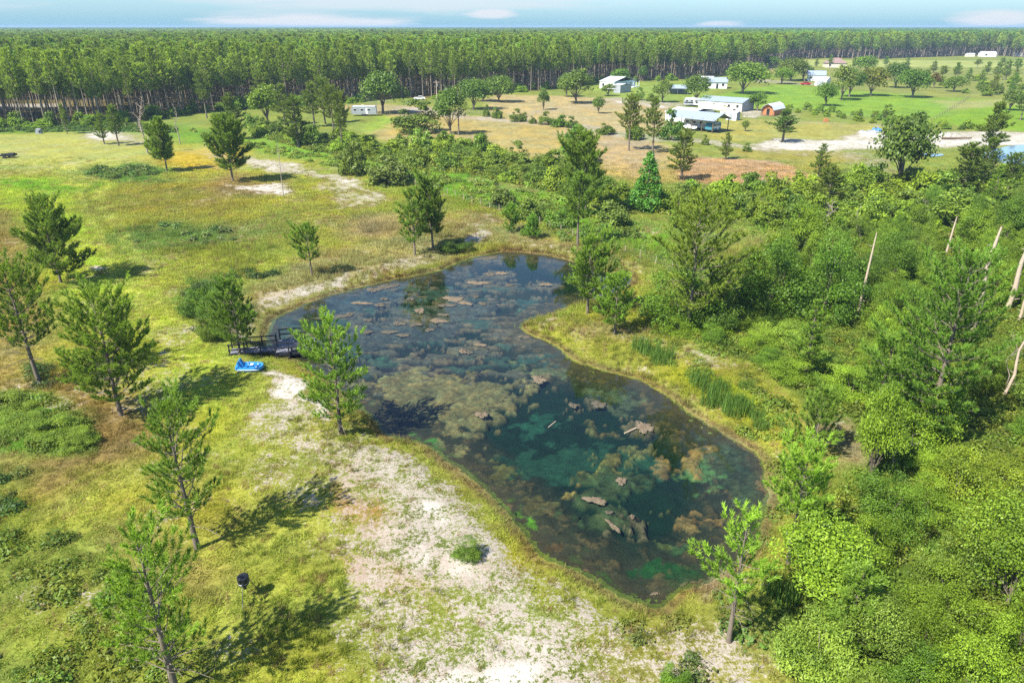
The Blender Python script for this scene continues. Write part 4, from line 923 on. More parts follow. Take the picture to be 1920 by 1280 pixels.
for row in [
 (780,248,198,92,0,(.65,.75,.5),'large dark olive shrub mound between the travel trailer and the ivy tree'),
 (732,344,295,84,1,(.9,.9,1.0),'large grey green shrub on the grassy strip right of the sandy bank'),
 (662,328,268,52,1,(.8,.85,.7),'grey green shrub left of the large grey one'),
 (942,388,336,52,2,(.85,.9,.9),'round greyish shrub standing alone on the bright green strip'),
 (992,412,372,52,1,(.8,.9,.7),'loose shrub right of the round greyish one'),
 (1050,424,385,60,2,(.7,.95,.6),'green shrub by the wire fence'),
 (985,442,424,20,0,(.7,.95,.55),'small round bush between the two sapling pines'),
 (912,219,200,14,0,(.7,.85,.55),'first small bush at the left end of the row along the sand track'),
 (932,222,202,20,1,(.7,.85,.55),'second bush in the row along the sand track'),
 (968,228,208,26,0,(.65,.75,.5),'wide dark bush in the row along the sand track'),
 (982,228,211,14,1,(.7,.85,.5),'small bush touching the wide dark one in the track row'),
 (999,232,216,16,2,(.75,.85,.5),'lone pointed bush midway along the track row'),
 (1022,234,213,28,0,(.7,.85,.5),'rounded bush midway along the track row'),
 (1050,238,217,34,1,(.65,.9,.5),'broad bush towards the right of the track row'),
 (1072,240,222,26,0,(.6,.75,.5),'last bush before the gap in the track row'),
 (1136,252,228,38,2,(.75,.85,.5),'wide shrub alone right of the gap in the track row'),
 (1258,262,214,44,0,(.5,.8,.5),'dark bush against the left corner of the pole barn'),
 (1190,262,232,34,1,(.7,.85,.5),'shrub behind the slender pine left of the pole barn'),
 (1322,272,256,16,0,(.85,.9,.5),'small yellowish bush on the lawn before the pole barn'),
 (1400,284,270,18,0,(.65,.8,.5),'small dark bush beside the white sand lane'),
 (1662,222,200,24,0,(.7,.8,.45),'round bush at the pasture hedge'),
 (1722,228,210,28,1,(.65,.8,.5),'bush where the pasture fence meets the hedge'),
 (1198,188,168,20,0,(.7,.95,.5),'small bush on the lawn beside the grey shed'),
 (1222,190,176,22,1,(.8,.9,.5),'yellowish bush beside the gravel road'),
 (40,800,778,90,3,(1.0,1.15,.7),'low bright green bush at the left edge, first of the weedy mound'),
 (110,815,790,90,1,(1.0,1.15,.7),'low bright green bush in the middle of the weedy left mound'),
 (150,835,812,60,2,(1.0,1.15,.7),'small bright bush at the right tip of the weedy left mound'),
 (20,765,742,80,1,(1.0,1.1,.7),'bright bush behind the weedy mound at the left edge'),
 (375,592,535,64,1,(.6,.85,.55),'palmetto-like bush left of the slim dock pine'),
 (408,600,552,60,2,(.6,.85,.55),'dark bush on white sand above the dock'),
 (395,640,596,40,1,(.8,.9,.6),'small olive bush uphill from the dock walkway'),
 (850,468,448,60,1,(.45,.6,.4),'low dark palmetto patch beneath the mirrored pair of pines'),
 (1275,600,500,150,0,(.6,.85,.4),'deep green bush filling the foot of the large dusty pine'),
 (1335,618,560,80,1,(.6,.8,.5),'shaded bush right of the large dusty pine'),
 (1440,580,452,150,0,(.5,.75,.35),'rounded dark green bush behind the thinnest dead pole'),
 (1545,590,458,130,0,(.5,.78,.35),'rounded dark green bush behind the straight dead pole'),
 (1150,250+172,380,60,1,(.85,.95,.85),'pale thin shrub beside a round patch of shadow'),
 (1290,425,385,70,2,(.8,1.0,.6),'soft green bush behind the large dusty pine'),
 (878,1045,1018,48,2,(.75,.95,.6),'small green shrub alone on the white sand'),
 (1262,1300,1255,60,1,(.7,1.0,.55),'top of a dark green bush poking up at the bottom picture edge'),
]: shrub_px(*row)

SNAG_XY = [G(*q) for q in ((1543,582),(1608,590),(1773,478),(1815,640),(1885,585),(1908,604),(1880,742))]
def inside(poly, x, y): return sdf(poly, np.array([x]), np.array([y]))[0] < 0
THICK = Gn([(1250,625),(1330,600),(1400,590),(1390,500),(1470,470),(1560,450),(1640,420),(1760,395),(2150,380),(2500,1500),(1540,1500),(1520,1260),(1510,1150),(1570,1060),(1600,920),(1660,860),(1640,790),(1560,760),(1470,700),(1390,660)])
BELT_R = Gn([(1190,392),(1290,366),(1420,356),(1520,352),(1700,340),(2100,330),(2100,392),(1760,400),(1560,440),(1440,425),(1300,408)])
BELT_L = Gn([(470,238),(560,262),(640,262),(740,280),(870,274),(1000,308),(1100,322),(1190,372),(1150,392),(1010,352),(880,326),(770,318),(690,298),(600,284),(480,254)])
FAR_R = Gn([(1740,150),(1960,150),(1960,186),(1880,184),(1800,180)])
HEDGE_R = Gn([(1440,200),(1480,210),(1600,226),(1700,240),(1840,246),(1840,240),(1700,230),(1600,215),(1490,202)])
def poisson(poly, dmin, nmax, r):
    lo, hi = poly.min(0), poly.max(0); pts = []
    for _ in range(nmax * 60):
        p = r.uniform(lo, hi)
        d = dmin * (1 + max(0, p[1] - 70) / 160)
        if any((p[0] - q[0]) ** 2 + (p[1] - q[1]) ** 2 < d * d for q in pts): continue
        if not inside(poly, *p): continue
        if any(abs(p[0] - q[0] * (p[1] / q[1])) < 2.0 and q[1] - 11 < p[1] < q[1] + .6 for q in SNAG_XY): continue
        pts.append(p)
        if len(pts) >= nmax: break
    return pts
r = np.random.default_rng(5)
LM = [((1290,610),'the large dusty pine'),((1440,570),'the thinnest dead pole'),((1608,580),'the straight leaning dead pole'),((1815,620),'the crooked pale dead trunk'),((1885,590),'the curved dead trunk'),
      ((1735,800),'the largest thicket pine'),((1640,780),'the low dark pine'),((1523,850),'the pine by the bare patch'),((1478,1052),'the pine with a reddish trunk'),((1366,1202),'the pine with dead grey limbs'),
      ((1880,742),'the bent dead sapling'),((1650,1000),'the thicket middle'),((1850,950),'the right picture edge'),((1600,1230),'the bottom picture edge'),((1850,1200),'the bottom right picture corner'),((1773,478),'the short far dead pole')]
LMG = [(G(*p), n_) for p, n_ in LM]
def near_what(x, y, L=None): return min(L or LMG, key=lambda q: (q[0][0] - x) ** 2 + (q[0][1] - y) ** 2)[1]
far_pts = []
TK = [((1.0,1.2,.52), 'bright yellow green leafy shrub', 0), ((.6,.85,.45), 'deep green leafy shrub', 3),
      ((1.05,1.2,.85), 'grey green narrow-leaved shrub', 1), ((.95,1.15,.5), 'feathery mid green shrub', 2)]
for p in poisson(THICK, 2.45, 235, r):
    px_, py_ = PX(*p)
    w_ = [.34, .28, .12, .26]
    if px_ > 1500 and py_ > 1100: w_ = [.25, .15, .4, .2]
    if px_ < 1520 and 560 < py_ < 720: w_ = [.45, .2, .05, .3]
    k = r.choice(4, p=w_); tint, lab, v = TK[k]
    low = (px_ < 1640 and 590 < py_ < 740)
    if px_ > 1750 and 820 < py_ < 1050: tint = (1.2, 1.25, .55); lab = 'golden yellow green leafy shrub'
    wd = r.uniform(2.3, 4.6); hh = r.uniform(.9, 1.9) if low else r.uniform(1.3, 3.9)
    vv = r.uniform(.7, 1.25)
    if not low and r.random() < .30:
        wd = r.uniform(2.6, 4.6); hh = r.uniform(3.8, 6.4)
        plant('thicket_tree', NT_[int(r.integers(3))][:2], 'young ' + lab.replace('shrub', 'tree').replace('bright ', '') + ' near ' + near_what(*p), 'tree', p[0], p[1], (wd / 4.4, wd / 4.4, hh / 6.0), r.uniform(0, 6), tuple(c * vv for c in tint), 'thicket trees close to ' + near_what(*p))
        continue
    shrub(p[0], p[1], wd, hh, v, tuple(c * vv for c in tint), ('tall ' if hh > 3 else 'low ' if hh < 1.9 else '') + lab + ' close to ' + near_what(*p), 'thicket shrubs close to ' + near_what(*p), p[1] < 95)
LB_ = [(G(*p), n_) for p, n_ in [((1290,425),'behind the large dusty pine'),((1212,396),'beside the blue green conical tree'),((1400,360),'below the plowed patch'),((1550,392),'around the squat olive pine'),((1700,370),'in front of the big grey green oak'),((1860,370),'in front of the blue pool'),
  ((560,276),'beside the dense dark pine at the hedge start'),((642,280),'below the parked travel trailer'),((760,290),'below the dark olive shrub mound'),((860,290),'below the ivy-covered tree'),((1000,330),'left of the dense conical tree'),((1097,380),'around the tall ragged pine')]]
for poly, n_, keepn, dm in [(BELT_R, 90, 34, 3.0), (BELT_L, 105, 34, 3.3), (FAR_R, 34, 0, 5), (HEDGE_R, 90, 0, 1.9)]:
    ps = sorted(poisson(poly, dm, n_, r), key=lambda p: p[1])
    for j, p in enumerate(ps):
        kk = int(r.choice(4)); tint = [(1.1,1.25,.6), (.8,1.0,.65), (.95,1.05,.8), (1.2,1.25,.6)][kk]; vv = r.uniform(.7, 1.15)
        sz = r.uniform(.75, 1.25) * (.55 if poly is HEDGE_R else 1); hh = 3.2 * sz * r.uniform(.7, 1.3)
        if j < keepn:
            w_ = near_what(p[0], p[1], LB_)
            shrub(p[0], p[1], 5.0 * sz, hh, int(r.integers(3)), tuple(c * vv for c in tint), ['bright green', 'deep green', 'greyish green', 'yellow green'][kk] + ' belt shrub ' + w_, 'belt shrubs ' + w_, False)
        else: far_pts.append((p[0], p[1], 5.0 * sz / 4.6, hh / 3.6, *[c * vv for c in tint]))
for i in range(90):   # bushes at the foot of the forest wall
    px_ = r.uniform(-60, 1290); ey = np.interp(px_, FOREST_EDGE[:, 0], FOREST_EDGE[:, 1]); x, y = G(px_, ey + r.uniform(-2, 2.5))
    vv = r.uniform(.7, 1.2); far_pts.append((x, y, r.uniform(.6, 1.4), r.uniform(.4, 1.2), .9 * vv, 1.1 * vv, .55 * vv))
BFI = []
for i in range(3):
    q = broadleaf('far_shrub_i%d' % i, 420 + i, 3.6, 4.6, cb=0.0, n_clump=34, n_leaf=2200, leaf=.24, trunk_r=.07, shape='mound', limbs=4, feather=(.0, .5, .3)[i], elong=(1.5, 2.3, 1.8)[i], jag=.45)[2]
    BFI.append(one_mesh('far_shrub_j%d' % i, q, (M['bark'], M['needle_i'])))
fp = np.array(far_pts); k = len(fp); rt = np.zeros((k, 3)); rt[:, 2] = r.uniform(0, 6.28, k)
scatter('hedge_shrubs', np.stack([fp[:, 0], fp[:, 1], np.zeros(k)], 1), rt, np.stack([fp[:, 2], fp[:, 2], fp[:, 3]], 1), r.integers(0, 3, k), fp[:, 4:7], BFI, 'mixed green scrub along hedges and forest foot', 'shrubbery')

for i, p in enumerate(poisson(THICK, 7.5, 30, r)):
    x, y = p; px_, py_ = PX(x, y); w_ = near_what(x, y)
    if i % 2:
        H = r.uniform(3.0, 5.0); plant('dead_shrub', dead_tree('deadshrub%d' % i, 40 + i, H, 1.3, M['deadwood'], 16, .05), 'leafless grey twiggy stem among the shrubs close to ' + w_, 'dead shrub', x, y, group='dead shrubs close to ' + w_, parts=('trunk', 'twigs')).children[1]['kind'] = 'stuff'
    else:
        H = r.uniform(4.5, 7.5); plant('pine_tree', PV[int(r.integers(4))][:2], 'young pine poking out of the thicket close to ' + w_, 'pine tree', x, y, (.75, .75, H / 10), r.uniform(0, 6), (.85, 1.05, .7), 'young thicket pines close to ' + w_)

# reeds along the bank
def reed_mesh(name, seed, n, Rr, h_, wd, bend=.25, tonelo=.2):
    r = np.random.default_rng(seed); a = r.uniform(0, 2 * pi, n); q = np.sqrt(r.uniform(0, 1, n)) * Rr; P = np.stack([np.cos(a) * q, np.sin(a) * q, np.zeros(n)], 1)
    b = r.normal(0, bend, (n, 2)); hh = h_ * r.uniform(.55, 1.1, n); top = P + np.stack([b[:, 0] * hh, b[:, 1] * hh, hh], 1); mid = P + np.stack([b[:, 0] * hh * .3, b[:, 1] * hh * .3, hh * .55], 1)
    t = r.uniform(0, pi, n); wv = np.stack([np.cos(t), np.sin(t), np.zeros(n)], 1) * wd / 2
    V = np.stack([P - wv, P + wv, mid + wv * .8, mid - wv * .8, top], 1).reshape(-1, 3); i = np.arange(n)[:, None] * 5
    Q = i + np.array([[0, 1, 2, 3]]); T = i + np.array([[3, 2, 4]])
    return V, Q, T, np.repeat(np.clip(tonelo + r.uniform(0, .8, n), 0, 1), 5)
RM = []
for i in range(3):
    V, Q, T, tone = reed_mesh('reed', 60 + i, 150, .8, 1.15, .045, .14); RM.append(mesh_np('reeds_%d' % i, V, [Q, T], M['blade'], None, {'tone': tone}))
for px_, py_ in [(1345,742),(1362,752),(1380,748),(1330,728),(1395,760),(1215,655),(1232,672),(1243,664),(1200,648),(1415,775),(1425,792),(1490,920),(1508,935),(1500,890),(1520,960),(1395,720),(1310,712),(1350,722),(1522,905),(1460,1110),(1500,1020),(1330,748),(1375,765)]:
    x, y = G(px_ + 2, py_ + 8); s = r.uniform(.7, 1.25)
    tag(link('reed_clump', RM[int(r.integers(3))], None, (x, y, gz(x, y)), (0, 0, r.uniform(0, 6)), (s, s, s)), 'upright green reed clump ' + (rg := 'near the grassy point' if px_ < 1260 else 'in the main reed stand on the right bank' if px_ < 1440 else 'between the pond end and the thicket'), 'reeds', 'reed clumps ' + rg)

# ------------------------------------------------------------------ pine forest
FV = [pine('forest_pine_%d' % i, 500 + i, 20, (2.3, 2.0, 2.6, 2.2, 1.9)[i], cb=(.46, .58, .42, .5, .62)[i], whorls=10, per=5, dens=.85, N=12, nl=.8, nw=.24, tl=.9, trunk_r=.16, power=.45, far=True, lean=.02, dead=3, mats=(M['bark_far'], M['needle'])) for i in range(5)]
FVI = [one_mesh('forest_pine_i%d' % i, f[2], (M['bark_far'], M['needle_i'])) for i, f in enumerate(FV)]
r = np.random.default_rng(9)
pts = []
def ring(y0, y1, sp, jit=.35):
    ys = np.arange(y0, y1, sp); P = []
    for yy in ys:
        hw = yy * 1.0 + 60; xs = np.arange(-hw, hw, sp); P.append(np.stack([xs, np.full(len(xs), yy)], 1))
    P = np.concatenate(P); P += r.uniform(-jit, jit, P.shape) * sp
    return P[forest_mask(P[:, 0], P[:, 1])]
near = ring(175, 430, 4.2); mid = ring(430, 900, 5.4); far1 = ring(900, 1900, 9.5); far2 = ring(1900, 4200, 21); far3 = ring(4200, 10500, 52)
px_, py_ = PX(near[:, 0], near[:, 1]); near = near[~((px_ < 160) & (py_ > 190) & (py_ < 204))]
px_, py_ = PX(near[:, 0], near[:, 1])
edge_y = np.interp(px_, FOREST_EDGE[:, 0], FOREST_EDGE[:, 1]); dist = near[:, 1]
ex_, ey_ = G(960, 100)
edge_d = np.array([G(960, e)[1] for e in edge_y])
metric = dist + 7 * np.maximum(dist - edge_d, 0) + 2000 * ((px_ < -5) | (px_ > 1925))
order = np.argsort(metric); front = near[order[:297]]; rest = near[order[297:]]
for x, y in front:
    s = r.uniform(.74, 1.06); wv = r.uniform(.65, 1.35); v = r.uniform(.8, 1.2)
    w_ = near_what(float(PX(x, y)[0]), 0, [((q, 0), n_) for q, n_ in [(20, 'at the far left'), (130, 'behind the dark grey box'), (250, 'behind the tall bare dead tree'), (340, 'behind the thin dead tree'), (440, 'behind the dark pine on the far lawn'), (540, 'behind the lime green tree'), (650, 'behind the travel trailer'), (740, 'behind the big dark oak'), (820, 'behind the tall utility pole'), (900, 'behind the dark round yard oak'), (1000, 'behind the dry yard'), (1100, 'left of the long white house'), (1220, 'right of the long white house')]])
    plant('forest_pine', FV[int(r.integers(5))][:2], 'slender front row forest pine ' + w_, 'pine tree', x, y, (wv, wv, s), r.uniform(0, 6), (1.08 * v, 1.15 * v, .78 * v), 'front forest pines ' + w_, z=0)
allp = [rest, mid, far1, far2, far3]; widths = [1.1, 1.5, 2.3, 4.2, 9.0]
P = np.concatenate(allp); wq = np.concatenate([np.full(len(a), b) for a, b in zip(allp, widths)])
k = len(P); hh = r.uniform(.76, 1.08, k) * (1 + .05 * (fbm(P[:, 0], P[:, 1], .01, 2, 7) - .5)); hh += np.where(r.random(k) < .02, .08, 0) * (P[:, 1] < 900)
tn = np.array([1.02, 1.12, .78])[None] * (.75 + .5 * fbm(P[:, 0], P[:, 1], .02, 3, 8))[:, None] * r.uniform(.6, 1.35, k)[:, None] * np.stack([r.uniform(.85, 1.15, k), np.ones(k), r.uniform(.8, 1.2, k)], 1)
tn *= (.7 + .6 * fbm(P[:, 0], P[:, 1], .0035, 3, 18))[:, None]
tn[(P[:, 0] > 220) & (P[:, 1] > 800)] *= np.array([.75, .92, 1.05])  # blue-green distance haze painted into the colour of the far right trees
tn[P[:, 1] > 1500] *= np.array([.7, .85, 1.1])  # stronger haze tint painted into the farthest trees
rt = np.zeros((k, 3)); rt[:, 2] = r.uniform(0, 2 * pi, k)
sc = np.stack([wq * r.uniform(.7, 1.2, k), wq * r.uniform(.7, 1.2, k), hh], 1)
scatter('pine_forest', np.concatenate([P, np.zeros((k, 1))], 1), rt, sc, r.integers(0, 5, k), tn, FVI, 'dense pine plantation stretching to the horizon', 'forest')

# ------------------------------------------------------------------ undergrowth, grass
def clump(seed, n, rad, hh, leaf, elong=1.6, mat='leaf_i'):
    r = np.random.default_rng(seed); d = nrmz(r.normal(size=(n, 3))); d[:, 2] = np.abs(d[:, 2]); q = r.uniform(.45, 1, n)[:, None]
    P = d * q * np.array([rad, rad, hh]); V, Fq = leafset(P, d + np.array([0, 0, .5]) + r.normal(0, .5, (n, 3)), leaf, r, elong)
    return mesh_np('clump', V, Fq, M[mat], None, {'tone': np.repeat(np.clip(q[:, 0] * .6 + r.uniform(-.2, .4, n), 0, 1), 4)})
CL = [clump(700, 150, .8, .55, .10), clump(701, 150, .75, .7, .10, 2.4), clump(702, 130, .9, .45, .11)]
CLF = [clump(710, 70, .9, .6, .22), clump(711, 70, .8, .75, .22, 2.0)]
def tuft(seed, n, Rr, h_, wd, bend):
    V, Q, T, tone = reed_mesh('t', seed, n, Rr, h_, wd, bend, .1)
    V = V.reshape(n, 5, 3)[:, [0, 1, 4]].reshape(-1, 3); tone = np.repeat(tone.reshape(n, 5)[:, 0], 3)
    return mesh_np('tuft', V, np.arange(len(V)).reshape(-1, 3), M['grass_i'], None, {'tone': tone})
TF = [tuft(720, 26, .26, .13, .035, .7), tuft(721, 26, .30, .17, .035, .8), tuft(722, 22, .20, .42, .028, .35), tuft(723, 16, .16, .10, .03, .9)]
r = np.random.default_rng(21)
def cand(n, ymin, ymax, xk=.80):
    y = np.sqrt(r.uniform(ymin ** 2, ymax ** 2, n)); x = r.uniform(-1, 1, n) * (y * xk + 8); return x, y
# grass
x, y = cand(270000, 22, 165); sd = pond_sd(x, y); ok = sd > .1; x, y, sd = x[ok], y[ok], sd[ok]
vg, sa, ru = fields(x, y, sd)
tin = sdf(THICK, x, y); keep = (tin > -1.5) & ~forest_mask(x, y) & (r.random(len(x)) < np.clip(1.05 - sa * 1.12, .06, 1) * np.clip(1.25 - (y - 40) / 170, .35, 1) * np.clip((165 - y) / 55, 0, 1))
x, y, sd, vg, sa = x[keep], y[keep], sd[keep], vg[keep], sa[keep]
k = len(x); z = ground_z(x, y, sd)
dry = np.clip((vg[:, 0] / (vg[:, 1] + 1e-4) - 1.0) * 4, 0, 1)
u = r.random(k); idx = np.where(u < .42, 0, np.where(u < .8, 1, 3)); tall = (fbm(x, y, .11, 3, 91) + dry * .10 + (sd < 3) * .08 > .60) & (r.random(k) < .6) & (y < 105); idx[tall] = 2
patchy = fbm(x, y, .5, 3, 92)
s = r.uniform(.6, 1.3, k) * (1 + np.clip((y - 60) / 60, 0, .8)) * (.75 + .5 * patchy)
rt = np.zeros((k, 3)); rt[:, 2] = r.uniform(0, 2 * pi, k)
tn = vg * KALB * np.array([1.28, 1.4, 1.6]) * r.uniform(.75, 1.25, k)[:, None]
tn[sa > .5] = tn[sa > .5] * .5 + np.array([.13, .12, .04]) * .6
dd = r.random(k) < (.10 + .2 * (sa > .3)); tn[dd] = np.array([.26, .19, .09]) * r.uniform(.7, 1.2, dd.sum())[:, None]
scatter('grass', np.stack([x, y, z], 1), rt, np.stack([s, s, s], 1), idx, tn, TF, 'yellow green grass covering the open ground around the pond')
# low leafy cover: thicket floor, belts, weeds
WEEDS = [(Gn(p), o, c) for p, o, c in [
 ([(-60,740),(60,738),(170,785),(175,845),(-60,850)], 1.0, (.12,.17,.022)), ([(-60,1000),(170,1010),(340,1100),(420,1300),(-60,1400)], .55, (.12,.175,.025)), ([(-60,860),(60,880),(50,1000),(-60,1000)], .4, (.075,.12,.025)),
 (ell(330,445,105,24), .3, (.10,.15,.04)), (ell(230,325,70,13), .5, (.09,.145,.03)), ([(345,525),(430,540),(420,600),(350,590)], .8, (.05,.09,.025)), (ell(470,515,50,9), .7, (.05,.09,.02)),
 ([(340,240),(560,285),(760,318),(900,345),(1100,380),(1240,440),(1220,470),(1050,420),(880,378),(760,350),(600,310),(470,280)], .45, (.15,.215,.03)),
 ([(1150,1180),(1240,1150),(1480,1180),(1500,1300),(1250,1300)], .2, (.10,.14,.035)), ([(1290,1120),(1420,1080),(1470,1170),(1430,1230),(1330,1200)], .5, (.10,.16,.03)),
 ([(1200,640),(1260,610),(1400,680),(1480,760),(1540,830),(1500,960),(1470,1130),(1430,1100),(1450,950),(1440,850),(1340,760)], .42, (.13,.18,.025)),
 ([(1020,410),(1230,440),(1240,520),(1140,500),(1040,440)], .35, (.11,.165,.03)), ([(-60,238),(220,232),(330,240),(330,250),(200,246),(-60,250)], .6, (.08,.14,.025)),
 ([(60,680),(110,700),(120,730),(60,730)], .6, (.05,.09,.02)), (ell(405,610,40,26), .4, (.06,.09,.025)), (ell(440,655,60,20), .3, (.08,.12,.025))]]
x, y = cand(120000, 22, 230, .86); sd = pond_sd(x, y); pr = np.zeros(len(x)); colr = np.zeros((len(x), 3))
for pl, o_, c in WEEDS:
    wx_ = x + (fbm(x, y, .3, 2, 95) - .5) * 3; m_ = (sdf(pl, wx_, y) < 0) & (fbm(x, y, .35, 3, 96) > .62 - .32 * o_); pr[m_] = o_; colr[m_] = c
for pl in (THICK, BELT_R, BELT_L):
    m_ = sdf(pl, x, y) < 1.0; pr[m_] = .8; colr[m_] = (.135, .185, .024)
keep = (r.random(len(x)) < pr) & (sd > .3); x, y, sd, colr = x[keep], y[keep], sd[keep], colr[keep]; k = len(x)
idx = np.where(y < 95, r.integers(0, 3, k), r.integers(3, 5, k)); s = r.uniform(.5, 1.25, k) * (.7 + .6 * fbm(x, y, .3, 2, 97)); rt = np.zeros((k, 3)); rt[:, 2] = r.uniform(0, 2 * pi, k)
tn = colr * (.7 + .6 * fbm(x, y, .2, 3, 98))[:, None] * r.uniform(.7, 1.3, k)[:, None]; tn[:, 0] *= r.uniform(.8, 1.25, k)
scatter('undergrowth', np.stack([x, y, ground_z(x, y, sd) - .03], 1), rt, np.stack([s, s, s * r.uniform(.7, 1.3, k)], 1), idx, tn, CL + CLF, 'low leafy weeds and vines covering the ground')

# ------------------------------------------------------------------ floating algae mats
M['mat'] = simple('dried_algae', (.16,.125,.085), .9, var=.5, scale=6, spec=.1, bump=.8)
M['mat2'] = simple('wet_algae', (.095,.083,.06), .7, var=.5, scale=5, spec=.2, bump=.8)
def algae(seed, L, Wd):
    r = np.random.default_rng(seed); n = 72; a = np.linspace(0, 2 * pi, n, endpoint=False)
    q = 1 + .14 * np.sin(2 * a + r.uniform(0, 6)) + .16 * np.sin(3 * a + r.uniform(0, 6)) + .14 * np.sin(5 * a + r.uniform(0, 6)) + .10 * np.sin(9 * a + r.uniform(0, 6)) + .05 * np.sin(14 * a + r.uniform(0, 6)) + .05 * np.sin(21 * a + r.uniform(0, 6)) + r.normal(0, .025, n)
    rings = []; 
    for f, zz in ((1.0, -.04), (.93, .006), (.74, .02), (.5, .03), (.2, .03)):
        rings.append(np.stack([np.cos(a) * q * f * L / 2, np.sin(a) * q * f * Wd / 2, zz + r.normal(0, .03, n) * (f < .97)], 1))
    V = np.concatenate(rings + [np.array([[0, 0, .06]])]); Q = np.concatenate([np.stack([j * n + np.arange(n), j * n + (np.arange(n) + 1) % n, (j + 1) * n + (np.arange(n) + 1) % n, (j + 1) * n + np.arange(n)], 1) for j in range(4)])
    T = np.stack([4 * n + np.arange(n), 4 * n + (np.arange(n) + 1) % n, np.full(n, 5 * n)], 1)
    return V, Q, T
i = 0
for px_, py_, wpx, hpx, ang, dryness in SLAB_LIST:
    if wpx == 0: continue
    x, y = G(px_, py_, WATER_Z); dpt = depth(x, y, WATER_Z); L = wpx * dpt / F; sl_ = hypot(y, CAM_H + .5) / (CAM_H + .5); Wd = hpx * dpt / F * sl_
    V, Q, T = algae(800 + i, L, Wd); i += 1
    m_ = mesh_np('algae_mat', V, [Q, T], M['mat'] if dryness else M['mat2'])
    tag(link('algae_mat', m_, None, (x, y, WATER_Z + .004), (0, 0, ang)), 'dry pinkish tan algae mat floating on the pond' if dryness else 'wet brown algae mat floating on the pond', 'algae mat', 'dry floating algae mats' if dryness else 'wet floating algae mats')
x, y = G(1182, 808, WATER_Z); o = MB().bar((-.5, -.35, .03), (.5, .4, .05), .05, 6).build('floating_branch', M['snagwood'], None, loc=(x, y, WATER_Z)); tag(o, 'short pale branch floating beside an algae mat', 'branch')
x, y = G(1035, 795, WATER_Z); o = MB().bar((-.3, -.45, .0), (.3, .4, .03), .03, 5).build('floating_branch', M['snagwood'], None, loc=(x, y, WATER_Z)); tag(o, 'thin pale twig floating alone in open green water', 'branch')

# ------------------------------------------------------------------ dock
M['dockdark'] = simple('dark_stained_wood', (.020,.022,.030), .7, var=.3, scale=4, spec=.3)
M['dockdeck'] = simple('weathered_grey_deck', (.17,.17,.19), .8, var=.3, scale=2, spec=.2)
p_nl = np.array(G(517,660,.25)); p_nr = np.array(G(580,655,.25)); ux = nrmz(p_nr - p_nl); uy = np.array([-ux[1], ux[0]])
dock = thing('dock', 'dark wooden dock with railed walkway and square platform over the pond', 'dock', (p_nl[0], p_nl[1], 0), (0, 0, atan2(ux[1], ux[0])))
DZ = .18; PW, PD = 3.35, 2.9
for k in range(24):
    xx = k * PW / 24; MB().box(xx + .008, xx + PW / 24 - .008, 0, PD, DZ - .04, DZ + r.uniform(-.004, .006)).build('deck_board', M['dockdeck'], dock)
wk0 = -4.0
for k in range(28):
    xx = wk0 + k * (-wk0) / 28; MB().box(xx + .008, xx - wk0 / 28 - .008, .55, 1.75, DZ - .042, DZ + r.uniform(-.004, .006)).build('deck_board', M['dockdeck'], dock)
for y_ in (.02, PD * .5, PD - .06): MB().box(0, PW, y_, y_ + .05, DZ - .26, DZ - .045).build('joist', M['dockdark'], dock)
MB().box(-.05, 0, 0, PD, DZ - .28, DZ + .01).build('rim_board', M['dockdark'], dock); MB().box(PW, PW + .05, 0, PD, DZ - .28, DZ + .01).build('rim_board', M['dockdark'], dock)
MB().box(-.05, PW + .05, -.05, 0, DZ - .30, DZ + .012).build('rim_board', M['dockdark'], dock); MB().box(-.05, PW + .05, PD, PD + .05, DZ - .28, DZ + .012).build('rim_board', M['dockdark'], dock)
for y_ in (.56, 1.69): MB().box(wk0, -.06, y_, y_ + .05, DZ - .24, DZ - .045).build('joist', M['dockdark'], dock)
def post(x, y, top=1.05, bot=-1.6): MB().box(x - .05, x + .05, y - .05, y + .05, bot, DZ + top).build('post', M['dockdark'], dock)
for x_ in (.0, 1.15, 2.25, PW): post(x_, -.10)
for x_ in (.1, 1.65, PW): post(x_, PD + .10)
for y_ in (1.0, 2.0): post(PW + .10, y_)
post(-.1, 2.0)
for x_ in (-4.0, -2.7, -1.35, -.1): post(x_, .45, .95); post(x_, 1.85, .95)
def rail(a, b, z): MB().beam((a[0], a[1], DZ + z), (b[0], b[1], DZ + z), .045, .11).build('rail', M['dockdark'], dock)
for z_ in (.98, .5):
    rail((0, -.17), (PW, -.17), z_); rail((.1, PD + .17), (PW, PD + .17), z_); rail((PW + .17, .0), (PW + .17, PD), z_)
for z_ in (.9, .42): rail((wk0 - .1, .38), (-.15, .38), z_); rail((wk0 + .1, 1.92), (0, 1.92), z_)
# things on the platform edge: white square box pair read as a bench with openings
MB().box(1.3, 2.3, .02, .42, DZ + .01, DZ + .45).build('bench_box', M['dockdark'], dock)
MB().box(1.36, 1.76, -.004, .018, DZ + .10, DZ + .38).build('panel', M['dockdeck'], dock); MB().box(1.86, 2.24, -.004, .018, DZ + .10, DZ + .38).build('panel', M['dockdeck'], dock)

